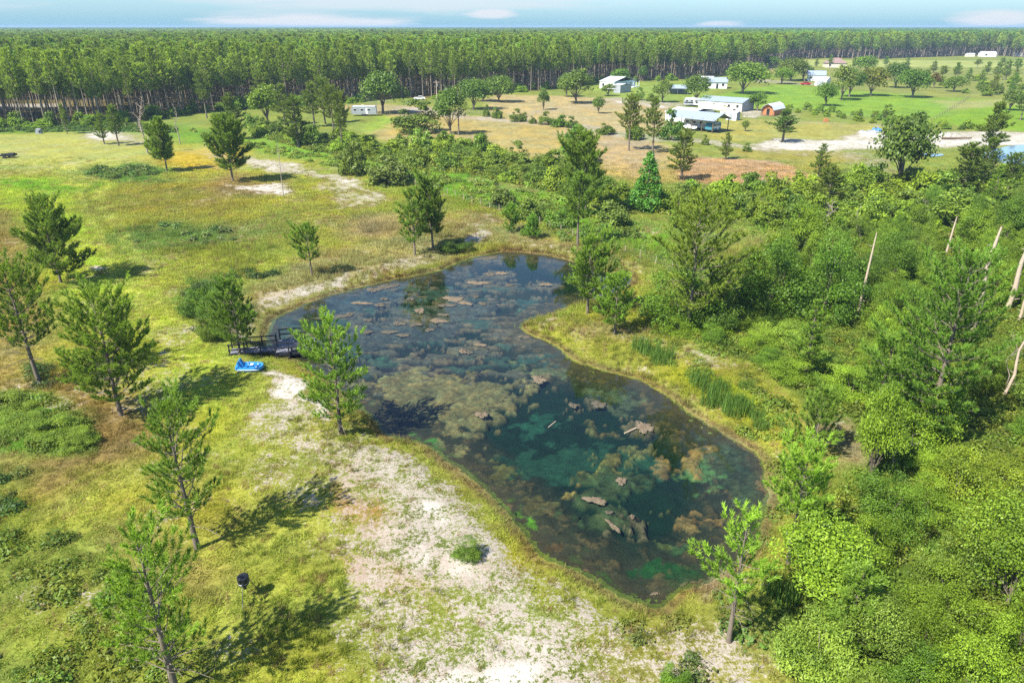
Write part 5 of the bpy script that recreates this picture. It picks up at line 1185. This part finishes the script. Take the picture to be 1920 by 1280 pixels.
# ------------------------------------------------------------------ pedal boat
M['blue'] = simple('faded_blue_plastic', (.03,.23,.52), .4, var=.15, scale=2, spec=.5)
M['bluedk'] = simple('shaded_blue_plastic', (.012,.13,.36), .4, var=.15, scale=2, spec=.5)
M['white'] = simple('white_plastic', (.72,.75,.78), .45, var=.1, scale=2)
xa, ya = G(446, 694); xb, yb = G(492, 692); ang = atan2(yb - ya, xb - xa)
boat = thing('pedal_boat', 'bright blue two-seat pedal boat pulled up on the grass by the dock', 'pedal boat', ((xa + xb) / 2, (ya + yb) / 2, gz((xa + xb) / 2, (ya + yb) / 2)), (0, 0, ang - .05))
def hull(L, Wd, z0, z1, taper=.8, n=28, inset=0):
    V = []; 
    for z, f in ((z0, .86), ((z0 + z1) / 2, 1.0), (z1, .97)):
        for k in range(n):
            t = 2 * pi * k / n; c, s = cos(t), sin(t); xx = np.sign(c) * abs(c) ** .55 * L / 2 * f; yy = np.sign(s) * abs(s) ** .6 * Wd / 2 * f * (1 - (1 - taper) * max(0, xx / (L / 2)))
            V.append((xx, yy, z))
    fs = [(j * n + k, j * n + (k + 1) % n, (j + 1) * n + (k + 1) % n, (j + 1) * n + k) for j in range(2) for k in range(n)] + [tuple(range(n))[::-1]]
    return V, fs, n
V, fs, n = hull(2.35, 1.4, .0, .42)
# deck ring and sunken cockpit
V2 = [(x * .84, y * .80, .42) for x, y, z in V[2 * n:]]; V3 = [(x * .80, y * .74, .17) for x, y, z in V[2 * n:]]
k0 = len(V); V += V2 + V3
fs += [(2 * n + k, 2 * n + (k + 1) % n, k0 + (k + 1) % n, k0 + k) for k in range(n)] + [(k0 + k, k0 + (k + 1) % n, k0 + n + (k + 1) % n, k0 + n + k) for k in range(n)] + [tuple(range(k0 + n, k0 + 2 * n))]
MB().solid(V, fs).build('hull', M['blue'], boat)
MB().box(-.95, .98, -.72, -.685, .24, .30).build('rub_strip', M['white'], boat)
for s_ in (-1, 1):
    yc = s_ * .30; MB().solid([(-.55, yc - .22, .20), (-.12, yc - .22, .26), (-.12, yc + .22, .26), (-.55, yc + .22, .20), (-.55, yc - .22, .34), (-.12, yc - .22, .38), (-.12, yc + .22, .38), (-.55, yc + .22, .34)], [(0,3,2,1),(4,5,6,7),(0,1,5,4),(1,2,6,5),(2,3,7,6),(3,0,4,7)]).build('seat', M['bluedk'], boat)
    MB().beam((-.58, yc, .30), (-.86, yc, .86), .42, .09).build('seat_back', M['blue'], boat)
    MB().beam((.55, yc, .22), (.9, yc, .40), .34, .05).build('foot_well', M['bluedk'], boat)
    for q in (-.1, .1): MB().box(.50 + q * .6, .60 + q * .6, yc + q - .05, yc + q + .05, .26 + q * .4, .30 + q * .4).build('pedal', M['white'], boat)
MB().box(-.2, .55, -.075, .075, .18, .46).build('centre_console', M['blue'], boat); MB().box(.08, .36, -.14, .14, .462, .52).build('drink_tray', M['white'], boat)
MB().bar((-.05, 0, .46), (-.10, 0, .68), .025, 6).build('steering_lever', M['white'], boat); MB().lathe([(.09, 0), (.1, .03), (.02, .05)], 12, (.22, 0, .52)).build('cup', M['white'], boat)

# ------------------------------------------------------------------ feeder
M['black'] = simple('black_plastic', (.016,.017,.019), .4, var=.2, scale=3, spec=.45)
M['steel'] = simple('galvanised_steel', (.30,.31,.31), .45, .7, var=.2)
M['darksteel'] = simple('dull_dark_steel', (.05,.05,.045), .6, .4, var=.2)
x, y = G(463, 1122); fd = thing('game_feeder', 'black barrel game feeder on three thin legs in the near grass', 'game feeder', (x, y, gz(x, y)), (0, 0, .25))
MB().lathe([(.10,.82),(.15,.86),(.255,.98),(.275,1.05),(.285,1.2),(.285,1.36),(.27,1.40)], 24).build('barrel', M['black'], fd, True)
MB().lathe([(.285,1.402),(.30,1.41),(.29,1.45),(.2,1.49),(.05,1.51)], 24).build('lid', M['black'], fd, True)
MB().lathe([(.289,1.10),(.296,1.105),(.296,1.125),(.289,1.13)], 24).build('hoop', M['steel'], fd)
MB().lathe([(.05,.64),(.085,.66),(.085,.81),(.06,.815)], 14).build('spinner_motor', M['darksteel'], fd)
for k, m_ in enumerate(('steel', 'darksteel', 'darksteel')):
    a = -1.75 + k * 2 * pi / 3; MB().bar((cos(a) * .27, sin(a) * .27, 1.12), (cos(a) * .78, sin(a) * .78, -.03), .016, 6).build('leg', M[m_], fd)
    MB().bar((cos(a) * .27, sin(a) * .27, 1.12), (cos(a) * .30, sin(a) * .30, 1.2), .03, 6).build('leg_bracket', M[m_], fd)

# ------------------------------------------------------------------ buildings
M['roofblue'] = simple('pale_blue_metal_roof', (.36,.42,.48), .4, .3, var=.08, scale=1)
M['roofwhite'] = simple('white_metal_roof', (.70,.70,.70), .45, .1, var=.08, scale=1)
M['rib'] = simple('roof_seam_metal', (.27,.33,.39), .4, .3, var=.05)
M['cream'] = simple('cream_siding', (.62,.57,.44), .7, var=.08, scale=1)
M['whitew'] = simple('white_siding', (.70,.70,.68), .7, var=.1, scale=1)
M['greyw'] = simple('grey_siding', (.30,.32,.34), .7, var=.1, scale=1)
M['bluew'] = simple('pale_blue_siding', (.45,.58,.62), .7, var=.1, scale=1)
M['postw'] = simple('brown_timber_post', (.14,.095,.06), .8, var=.2)
M['glass'] = simple('dark_window_glass', (.02,.025,.03), .1, var=.1, spec=.6)
M['trimw'] = simple('white_trim', (.75,.75,.73), .5, var=.05)
M['orange'] = simple('orange_cedar_boards', (.40,.16,.06), .75, var=.2, scale=2)
M['brownroof'] = simple('pinkish_brown_shingles', (.23,.15,.13), .85, var=.2, scale=1)
M['tan'] = simple('tan_canvas', (.60,.55,.46), .8, var=.1)
M['red'] = simple('red_car_paint', (.42,.02,.03), .3, var=.05, spec=.5)
M['tealw'] = simple('teal_camper_panel', (.05,.19,.25), .45, var=.1)
M['rubber'] = simple('black_rubber', (.02,.02,.02), .8, var=.1)
M['chrome'] = simple('dull_silver_trim', (.45,.47,.5), .35, .5, var=.1)
def site(name, label, cat, px_, py_, ang):
    x, y = G(px_, py_); return thing(name, label, cat, (x, y, gz(x, y)), (0, 0, radians(ang)))
def window(b, x, z, wd, ht, y=-.0, axis='x'):
    if axis == 'x':
        fr_ = MB().box(x - .07, x + wd + .07, y - .05, y - .003, z - .07, z + ht + .07).build('window', M['trimw'], b); MB().box(x, x + wd, y - .062, y - .052, z, z + ht).build('pane', M['glass'], fr_)
    else:
        fr_ = MB().box(x + .003, x + .05, y - .07, y + wd + .07, z - .07, z + ht + .07).build('window', M['trimw'], b); MB().box(x + .052, x + .062, y, y + wd, z, z + ht).build('pane', M['glass'], fr_)
def gable_roof(b, x0, x1, y0, y1, ze, zr, mat, over=.35, ribs=0, ridge_y=None, th=.1, rib_mat=None, roofname='roof'):
    ym = ridge_y if ridge_y is not None else (y0 + y1) / 2
    s = (zr - ze) / (ym - y0); s2 = (zr - ze) / (y1 - ym)
    A_, B_ = y0 - over, y1 + over; za, zb = ze - over * s, ze - over * s2
    m_ = MB()
    for xa_, xb_ in ((x0 - over, x1 + over),):
        m_.solid([(xa_, A_, za), (xb_, A_, za), (xb_, ym, zr), (xa_, ym, zr), (xa_, B_, zb), (xb_, B_, zb), (xa_, A_, za + th), (xb_, A_, za + th), (xb_, ym, zr + th), (xa_, ym, zr + th), (xa_, B_, zb + th), (xb_, B_, zb + th)],
                 [(0,3,2,1),(3,4,5,2),(6,7,8,9),(9,8,11,10),(0,1,7,6),(4,10,11,5),(0,6,9,3),(3,9,10,4),(1,2,8,7),(2,5,11,8)])
    rf = m_.build(roofname, mat, b)
    for k in range(ribs):
        xx = x0 - over + (x1 - x0 + 2 * over) * (k + .5) / ribs
        for q, (ya_, yb_, z1_, z2_) in enumerate(((A_, ym, za, zr), (ym, B_, zr, zb))):
            MB().beam((xx, ya_, z1_ + th + .02), (xx, yb_, z2_ + th + .02), .07, .04).build('roof_seam', rib_mat or M['rib'], rf)
    return rf
def walls(b, x0, x1, y0, y1, h_, mat, zr=None, name='wall', mat_end=None):
    MB().box(x0, x1, y0, y0 + .12, 0, h_).build(name, mat, b); MB().box(x0, x1, y1 - .12, y1, 0, h_).build(name, mat, b)
    for xe, d in ((x0, .12), (x1, -.12)):
        pr = [(y0 + .121, 0), (y1 - .121, 0), (y1 - .121, h_), (y0 + .121, h_)]
        if zr: pr = pr[:3] + [((y0 + y1) / 2, zr - .02)] + pr[3:]
        xa_, xb_ = sorted((xe, xe + d)); k = len(pr)
        MB().solid([(xa_, yy, zz) for yy, zz in pr] + [(xb_, yy, zz) for yy, zz in pr], [tuple(range(k))[::-1], tuple(range(k, 2 * k))] + [(i, (i + 1) % k, k + (i + 1) % k, k + i) for i in range(k)]).build(name, (mat_end or mat), b)
# pole barn
b = site('pole_barn', 'open pole barn with pale blue metal roof sheltering trailers', 'pole barn', 1258, 241, -49)
LB, DB = 14.0, 7.4
for k in range(5):
    for yy in (0, DB): MB().box(k * LB / 4 - .09, k * LB / 4 + .09, yy - .09, yy + .09, -.2, 3.5).build('post', M['postw'], b)
gable_roof(b, 0, LB, 0, DB, 3.5, 4.9, M['roofblue'], .7, ribs=14, ridge_y=DB * .5)
for yy in (0, DB): MB().box(-.5, LB + .5, yy - .06, yy + .06, 3.25, 3.46).build('beam', M['postw'], b)
for k in range(5): MB().beam((k * LB / 4, -.3, 3.47), (k * LB / 4, DB / 2, 4.75), .08, .14).build('rafter', M['postw'], b); MB().beam((k * LB / 4, DB / 2, 4.75), (k * LB / 4, DB + .3, 3.47), .08, .14).build('rafter', M['postw'], b)
def vehicle_trailer(name, label, px_, py_, ang, L, Wd, Ht, mat, stripe, z0=.55, at=None, nwin=3):
    t = thing(name, label, 'travel trailer', (*(at or G(px_, py_)), 0), (0, 0, radians(ang)))
    prof = [(0, z0 + .25), (.3, z0), (L - .2, z0), (L, z0 + .3), (L, Ht - .35), (L - .35, Ht), (.55, Ht), (.05, Ht - .7)]
    MB().prism(prof, 0, Wd).build('body', mat, t)
    MB().prism([(.35, z0 + .55), (L - .06, z0 + .55), (L - .06, z0 + 1.0), (.2, z0 + 1.0)], -.012, 0).build('stripe', stripe, t)
    MB().box(.5, L - .4, .05, Wd - .05, Ht, Ht + .06).build('roof_skin', M['roofwhite'], t)
    MB().box(L * .4, L * .4 + .9, Wd * .35, Wd * .65, Ht + .062, Ht + .32).build('air_conditioner', M['whitew'], t)
    for k in range(nwin): window(t, .8 + k * (L - 1.4) / nwin, z0 + 1.15, .95, .55, -.003)
    MB().box(L * .58, L * .58 + .65, -.03, -.014, z0 + .12, z0 + 1.95).build('door', M['trimw'], t)
    for xx in (L * .45, L * .57):
        for yy in (-.03, Wd - .17):
            MB().solid([(xx + .35 * cos(a), yy + d, .35 + .35 * sin(a)) for d in (0, .2) for a in np.arange(12) * pi / 6], [(i, (i + 1) % 12, 12 + (i + 1) % 12, 12 + i) for i in range(12)] + [tuple(range(12))[::-1], tuple(range(12, 24))]).build('wheel', M['rubber'], t)
    MB().beam((0, Wd / 2, z0), (-1.1, Wd / 2, .45), .12, .12).build('hitch', M['darksteel'], t)
    return t
def local(b_px, ang, lx, ly):
    x, y = G(*b_px); a = radians(ang); return (x + lx * cos(a) - ly * sin(a), y + lx * sin(a) + ly * cos(a))
vehicle_trailer('travel_trailer', 'white trailer parked under the pole barn behind a small boat', 0, 0, -49, 8.6, 2.4, 2.95, M['whitew'], M['chrome'], at=local((1258, 241), -49, 1.6, 3.6))
vehicle_trailer('travel_trailer', 'teal and white camper under the right end of the pole barn', 0, 0, 41, 4.4, 2.2, 2.6, M['tealw'], M['whitew'], at=local((1258, 241), -49, 13.2, .8), nwin=2)
# small boat on its trailer in front
x, y = local((1258, 241), -49, 6.2, .7); bt = thing('small_boat', 'small white boat on a trailer at the open front of the pole barn', 'boat', (x, y, 0), (0, 0, radians(-49)))
V, fs, n = hull(4.6, 1.8, .55, 1.25, .45); MB().solid(V, fs + [tuple(range(2 * n, 3 * n))]).build('hull', M['whitew'], bt); MB().box(-.9, .1, -.5, .5, 1.252, 1.7).build('console', M['trimw'], bt); MB().box(-.85, -.1, -.45, .45, 1.702, 2.0).build('windscreen', M['glass'], bt)
MB().box(-2.55, -2.25, -.2, .2, .9, 1.75).build('outboard_motor', M['black'], bt); MB().beam((-1.8, 0, .45), (2.9, 0, .4), .12, .12).build('trailer_frame', M['darksteel'], bt)
for s_ in (-1, 1): MB().solid([(-.4 + .3 * cos(a), s_ * .8 + d, .3 + .3 * sin(a)) for d in (0, .18) for a in np.arange(12) * pi / 6], [(i, (i + 1) % 12, 12 + (i + 1) % 12, 12 + i) for i in range(12)] + [tuple(range(12))[::-1], tuple(range(12, 24))]).build('wheel', M['rubber'], bt)
# mobile home, metal building and sheds
b = site('mobile_home', 'long low mobile home with a white roof behind the pole barn', 'mobile home', 1247, 226, -43)
walls(b, 0, 8.5, 0, 15, 2.7, M['whitew'], None); 
gable_roof(b, 0, 8.5, 0, 15, 2.7, 3.5, M['roofwhite'], .3)
MB().solid([(x_, y_, z_) for x_ in (0, -.1) for y_, z_ in ((.1, 2.7), (14.9, 2.7), (7.5, 3.42))], [(0,1,2),(5,4,3),(0,3,4,1),(1,4,5,2),(2,5,3,0)]).build('gable_end', M['whitew'], b)
window(b, 1.2, 1.2, 1.3, 1.0); window(b, 5.6, 1.2, 1.1, 1.0)
b = site('metal_building', 'long cream metal building with a pale roof and grey end wall', 'metal building', 1309, 204, -42)
walls(b, 0, 16.5, 0, 9.5, 2.9, M['cream'], 4.15, mat_end=M['greyw']); gable_roof(b, 0, 16.5, 0, 9.5, 2.95, 4.15, M['roofblue'], .25, ribs=12)
MB().box(3.0, 6.2, -.03, -.002, .02, 2.6).build('garage_door', M['whitew'], b); MB().box(7.0, 10.0, -.03, -.002, .02, 2.5).build('garage_door', M['tan'], b)
window(b, 11.2, 1.3, .9, .9); window(b, 14.4, 1.3, .9, .9)
for px_, py_, an, L_, D_, H_, wm, rm, lab in [(1349,221,-42,3.6,3.4,2.4,M['cream'],M['tan'],'small cream shed between pole barn and metal building'),(1361,225,-42,3.4,2.6,2.3,M['whitew'],M['roofwhite'],'small white shed with a bluish side right of the cream shed'),
        (1150,174,-42,3.6,8.5,3.3,M['greyw'],M['roofwhite'],'pale grey flat-roofed shed in front of the white house')]:
    b = site('storage_shed', lab, 'shed', px_, py_, an); walls(b, 0, L_, 0, D_, H_, wm, None, mat_end=M['greyw']); gable_roof(b, 0, L_, 0, D_, H_, H_ + .35, rm, .15); MB().box(L_ * .3, L_ * .3 + 1.0, -.03, -.002, .02, 2.0).build('door', M['greyw'], b)
for px_, py_, an, L_, D_, lab in [(1318,214,-42,6,5,'tan canopy roof propped between the mobile home and the cream shed'),(1304,210,-42,5,5,'white canopy roof behind the pole barn ridge')]:
    b = site('canopy', lab, 'canopy', px_, py_, an); gable_roof(b, 0, L_, 0, D_, 2.4, 3.0, M['tan'] if 'tan' in lab else M['roofwhite'], .2, roofname='canopy_roof', th=.04)
    for xx in (0, L_):
        for yy in (0, D_): MB().bar((xx, yy, -.1), (xx, yy, 2.4), .04, 6).build('pole', M['steel'], b)
# barn-roofed shed
b = site('gambrel_shed', 'orange wooden shed with a white gambrel roof beside the gravel', 'shed', 1427, 216, -40)
def gam(w_, h_): return [(0, 0), (w_, 0), (w_, h_ * .52), (w_ * .82, h_ * .84), (w_ * .5, h_), (w_ * .18, h_ * .84), (0, h_ * .52)]
g = gam(4.2, 3.7); n = len(g)
MB().prism(g, .3, .42).build('front_wall', M['orange'], b); MB().prism(g, 9.2, 9.32).build('rear_wall', M['orange'], b)
MB().box(0, .1, .421, 9.199, 0, 1.9).build('side_wall', M['orange'], b); MB().box(4.1, 4.2, .421, 9.199, 0, 1.9).build('side_wall', M['orange'], b)
go = [(-.15, 1.85), (.72, 3.16), (2.1, 3.78), (3.48, 3.16), (4.35, 1.85)]; gi = [(x_, z_ - .08) for x_, z_ in go]
rf = MB().prism(go + gi[::-1], -.6, 9.6).build('roof', M['roofwhite'], b)
for xx in (.1, 4.1): MB().box(xx - .06, xx + .06, -.55, -.43, 0, 1.9).build('porch_post', M['postw'], b)
MB().box(.1, 4.1, -.6, .29, .05, .2).build('porch_floor', M['postw'], b); MB().box(1.6, 2.6, .27, .298, .2, 2.2).build('door', M['glass'], b)
# farther houses
b = site('white_house', 'long white house with a pale roof at the forest edge', 'house', 1124, 166, -38)
walls(b, 0, 8, 0, 20, 3.2, M['whitew'], None, mat_end=M['bluew']); gable_roof(b, 0, 8, 0, 20, 3.3, 5.0, M['roofwhite'], .3); 
for k in range(4): window(b, 8, 1.2, 1.2, 1.2, 2 + k * 4.4, 'y')
window(b, 1.4, 1.2, 1.2, 1.2); window(b, 5, 1.2, 1.2, 1.2); MB().box(8.06, 10.4, 14, 20, 0, .4).build('porch', M['whitew'], b)
for yy in (14.1, 17, 19.9): MB().box(10.2, 10.35, yy - .08, yy + .08, .4, 2.7).build('porch_post', M['trimw'], b)
b = site('farmhouse', 'white house with a pale blue metal roof beside the largest oak', 'house', 1324, 166, -12)
walls(b, 0, 9.5, 0, 8, 2.9, M['whitew'], 4.6); gable_roof(b, 0, 9.5, 0, 8, 2.95, 4.7, M['roofblue'], .4, ribs=8); window(b, 1, 1.2, 1.2, 1); window(b, 7, 1.2, 1.2, 1); MB().box(4.5, 5.5, -.03, -.002, .05, 2.1).build('door', M['glass'], b)
b = site('storage_shed', 'white shed with rusty clutter behind the metal-roofed house', 'shed', 1312, 158, -30); walls(b, 0, 6, 0, 6, 2.6, M['whitew'], 3.6, mat_end=M['greyw']); gable_roof(b, 0, 6, 0, 6, 2.65, 3.7, M['roofwhite'], .2)
b = site('metal_carport', 'low shed with a pale metal roof behind the small farm trees', 'carport', 1251, 177, -14); gable_roof(b, 0, 8.6, 0, 7, 2.5, 3.6, M['roofblue'], .3)
for xx in (0, 4.3, 8.6):
    for yy in (0, 7): MB().box(xx - .06, xx + .06, yy - .06, yy + .06, -.1, 2.5).build('post', M['steel'], b)
MB().box(.2, 8.4, 6.8, 6.9, 0, 2.4).build('back_wall', M['greyw'], b)
vehicle_trailer('utility_trailer', 'dark-windowed trailer parked left of the metal building', 1281, 199, -30, 6.6, 2.4, 2.8, M['greyw'], M['black'])['category'] = 'trailer'
b = site('white_house', 'white house with a light blue roof beside the red car', 'house', 1513, 152, -20)
walls(b, 0, 9, 0, 8, 3, M['whitew'], 5, mat_end=M['bluew']); gable_roof(b, 0, 9, 0, 8, 3.05, 5.0, M['roofblue'], .3, ribs=8); window(b, 1, 1.2, 1.2, 1); window(b, 6.6, 1.2, 1.2, 1)
b = site('storage_shed', 'white garage in front of the light blue-roofed house', 'garage', 1527, 161, -38); walls(b, 0, 5.5, 0, 7, 2.8, M['whitew'], 4.0); gable_roof(b, 0, 5.5, 0, 7, 2.85, 4.0, M['roofwhite'], .2); MB().box(1, 4.5, -.03, -.002, .05, 2.3).build('garage_door', M['greyw'], b)
b = site('brown_house', 'distant house with a pinkish brown hip roof', 'house', 1548, 127, -10)
walls(b, 0, 14, 0, 10, 3, M['cream']); m_ = MB().solid([(-.5,-.5,3),(14.5,-.5,3),(14.5,10.5,3),(-.5,10.5,3),(4.5,5,6.4),(9.5,5,6.4)], [(0,3,2,1),(0,1,5,4),(1,2,5),(2,3,4,5),(3,0,4)]); m_.build('roof', M['brownroof'], b); window(b, 2, 1, 1.5, 1.2); window(b, 10, 1, 1.5, 1.2)
b = site('white_barn', 'far white barn at the edge of the distant field', 'barn', 1840, 107, -10); walls(b, 0, 13, 0, 9, 3.0, M['whitew'], 4.6); gable_roof(b, 0, 13, 0, 9, 3.05, 4.7, M['roofwhite'], .3); window(b, 3, 1.2, 2, 1.2)
b = site('storage_shed', 'small pale shed left of the far white barn', 'shed', 1814, 107, 0); walls(b, 0, 7, 0, 5, 2.4, M['tan'], 3.2); gable_roof(b, 0, 7, 0, 5, 2.45, 3.2, M['roofwhite'], .2)
b = site('storage_shed', 'tiny pale shed right of the far white barn', 'shed', 1908, 106, 0); walls(b, 0, 7, 0, 5, 2.4, M['whitew'], 3.2); gable_roof(b, 0, 7, 0, 5, 2.45, 3.2, M['roofwhite'], .2)
vehicle_trailer('travel_trailer', 'old grey and white travel trailer parked on the strip by the forest', 659, 218, 3, 8.2, 2.4, 3.0, M['chrome'], M['greyw'])
# cars
def car(name, label, px_, py_, ang, mat, cat='car', L=4.6):
    t = site(name, label, cat, px_, py_, ang); Wd = 1.8
    MB().prism([(0, .35), (0, .8), (.15, .92), (1.2, 1.0), (1.9, 1.45), (3.2, 1.48), (3.9, 1.02), (L - .1, .92), (L, .75), (L, .35)], 0, Wd).build('body', mat, t)
    for yy in (-.008, Wd): MB().prism([(1.4, 1.0), (1.98, 1.40), (3.15, 1.42), (3.65, 1.02)], yy, yy + .008).build('side_window', M['glass'], t)
    MB().solid([(1.22, .12, 1.03), (1.22, Wd - .12, 1.03), (1.87, Wd - .12, 1.45), (1.87, .12, 1.45)], [(0, 1, 2, 3)]).build('windscreen', M['glass'], t)
    for xx in (.8, L - .9):
        for yy in (-.02, Wd - .18): MB().solid([(xx + .33 * cos(a), yy + d, .33 + .33 * sin(a)) for d in (0, .2) for a in np.arange(14) * 2 * pi / 14], [(i, (i + 1) % 14, 14 + (i + 1) % 14, 14 + i) for i in range(14)] + [tuple(range(14))[::-1], tuple(range(14, 28))]).build('wheel', M['rubber'], t)
    return t
car('parked_car', 'red car parked on the gravel by the white house', 1503, 160, 0, M['red'])
car('parked_car', 'white car half hidden under trees at the forest edge', 776, 188, 8, M['whitew'])
# equipment at far left
t = site('utility_trailer', 'low black flat trailer on the far left lawn', 'trailer', -4, 297, 6)
MB().box(0, 3.4, 0, 1.7, .45, .56).build('bed', M['black'], t); MB().beam((0, .85, .5), (-1.3, .85, .45), .1, .1).build('hitch', M['darksteel'], t)
for yy in (0, 1.64): MB().box(0, 3.4, yy, yy + .06, .562, .85).build('side_rail', M['black'], t)
for xx in (1.5,):
    for yy in (-.25, 1.72): MB().solid([(xx + .33 * cos(a), yy + d, .33 + .33 * sin(a)) for d in (0, .2) for a in np.arange(14) * 2 * pi / 14], [(i, (i + 1) % 14, 14 + (i + 1) % 14, 14 + i) for i in range(14)] + [tuple(range(14))[::-1], tuple(range(14, 28))]).build('wheel', M['rubber'], t)
MB().box(2.0, 3.2, .3, 1.4, .563, 1.05).build('load', M['darksteel'], t)
t = site('hay_blind', 'dark grey box beside bare sand at the forest edge', 'box', 66, 251, 10); MB().prism([(0, 0), (1.5, 0), (1.35, 1.15), (.4, 1.35)], 0, 1.2).build('shell', M['greyw'], t); MB().box(1.0, 1.38, -.02, -.002, .2, .9).build('opening', M['black'], t)
t = site('tarp_heap', 'blue tarp lying over a low heap at the sand pit', 'tarp', 1630, 248, 0)
M['tarp'] = simple('blue_tarp', (.06,.20,.55), .5, var=.2); M['greytarp'] = simple('grey_rubble', (.3,.3,.32), .8, var=.3)
V, Q, T = algae(77, 3, 1.8); me = mesh_np('t', V * (1, 1, 12), [Q, T], M['tarp'], None, None, True); link('tarp', me, t, (2.4, 1.2, .1)); V, Q, T = algae(78, 5, 3); link('heap', mesh_np('h', V * (1, 1, 8), [Q, T], M['greytarp'], None, None, True), t, (0, -.5, .0))
t = site('driftwood_log', 'weathered brown log lying on the white sand pit', 'log', 1765, 262, -8); MB().bar((0, 0, .3), (7.5, .6, .45), .32, 8, .2).build('stem', M['postw'], t); MB().bar((2, 0, .4), (2.6, .3, 1.6), .1, 5, .04).build('limb', M['postw'], t)
t = site('hay_ring', 'small rusty crate on the dry lawn before the hedge', 'crate', 1546, 229, 0); MB().box(0, 1.2, 0, 1.2, 0, .9).box(.1, 1.1, .1, 1.1, .902, 1.0).build('shell', M['orange'], t)
# utility poles
for px_, py_, ty, lab in [(820,202,151,'tall utility pole with a transformer at the forest edge'),(1429,148,121,'pale utility pole behind the largest oak'),(1508,153,128,'utility pole between the olive oak and the white house')]:
    x, y = G(px_, py_); H = height_for(px_, py_, ty); t = thing('utility_pole', lab, 'utility pole', (x, y, 0)); MB().bar((0, 0, -.2), (0, 0, H), .17, 8, .11).build('pole', M['snagwood'], t); MB().box(-1.1, 1.1, -.06, .06, H - .7, H - .55).build('crossarm', M['snagwood'], t)
    MB().lathe([(.22, H - 2.1), (.24, H - 2.05), (.24, H - 1.2), (.2, H - 1.15)], 10, (.42, 0, 0)).build('transformer', M['steel'], t)
for px_, py_, lab in [(707,218,'thin pale pole right beside the travel trailer'),]:
    x, y = G(px_, py_); tag(MB().bar((0, 0, 0), (0, 0, height_for(px_, py_, 190)), .07, 6).build('pole', M['steel'], None, loc=(x, y, 0)), lab, 'pole')

# ------------------------------------------------------------------ fences
def fence(pts, n, label, hgt_=1.25, pr=.05, wires=(.35, .75, 1.1), mat='snagwood'):
    P = Gn(pts); seg = np.r_[0, np.cumsum(np.hypot(*np.diff(P, axis=0).T))]; t = np.linspace(0, seg[-1], n)
    xs, ys = np.interp(t, seg, P[:, 0]), np.interp(t, seg, P[:, 1]); zs = ground_z(xs, ys)
    f = thing('wire_fence', label, 'fence', (xs[0], ys[0], 0))
    for x, y, z in zip(xs, ys, zs): MB().bar((0, 0, -.2), (r.normal(0, .03), r.normal(0, .03), hgt_ * r.uniform(.9, 1.1)), pr, 6, pr * .8).build('post', M[mat], f, loc=(x - xs[0], y - ys[0], z))
    for h_ in wires:
        A = Acc(); A.add(*tube(np.stack([xs - xs[0], ys - ys[0], zs + h_], 1), np.full(n, .008), 3)); link('wire', mesh_np('wire', *A.get(), M['steel']), f)
fence([(700,330),(800,352),(900,385),(1000,418),(1090,450),(1180,480),(1260,505)], 30, 'old wire fence on thin grey posts behind the head of the pond')
fence([(1437,200),(1480,206),(1600,220),(1745,230)], 24, 'wire fence along the near side of the green pasture', mat='postw')
fence([(1745,229),(1780,208),(1816,185)], 18, 'dark post fence running up between two green pastures', mat='postw', pr=.08)
fence([(880,212),(960,226),(1060,236),(1150,250)], 22, 'low wire fence beside the sand track and its bushes', mat='snagwood')

# ------------------------------------------------------------------ haze
m, nt = new_mat('air'); vol = nt.add('ShaderNodeVolumePrincipled', {'Color': (.42, .60, .78, 1), 'Density': .00019, 'Anisotropy': 0.0}); nt.l.new(vol.outputs[0], nt.add('ShaderNodeOutputMaterial').inputs['Volume'])
hz = MB().box(-13500, 13500, -2600, 17500, -7, 32).build('haze', m); hz['kind'] = 'stuff'; hz['label'] = 'thin blue summer haze over the far forest'; hz['category'] = 'haze'
print('tris', sum(len(o.data.polygons) for o in bpy.data.objects if o.type == 'MESH'))
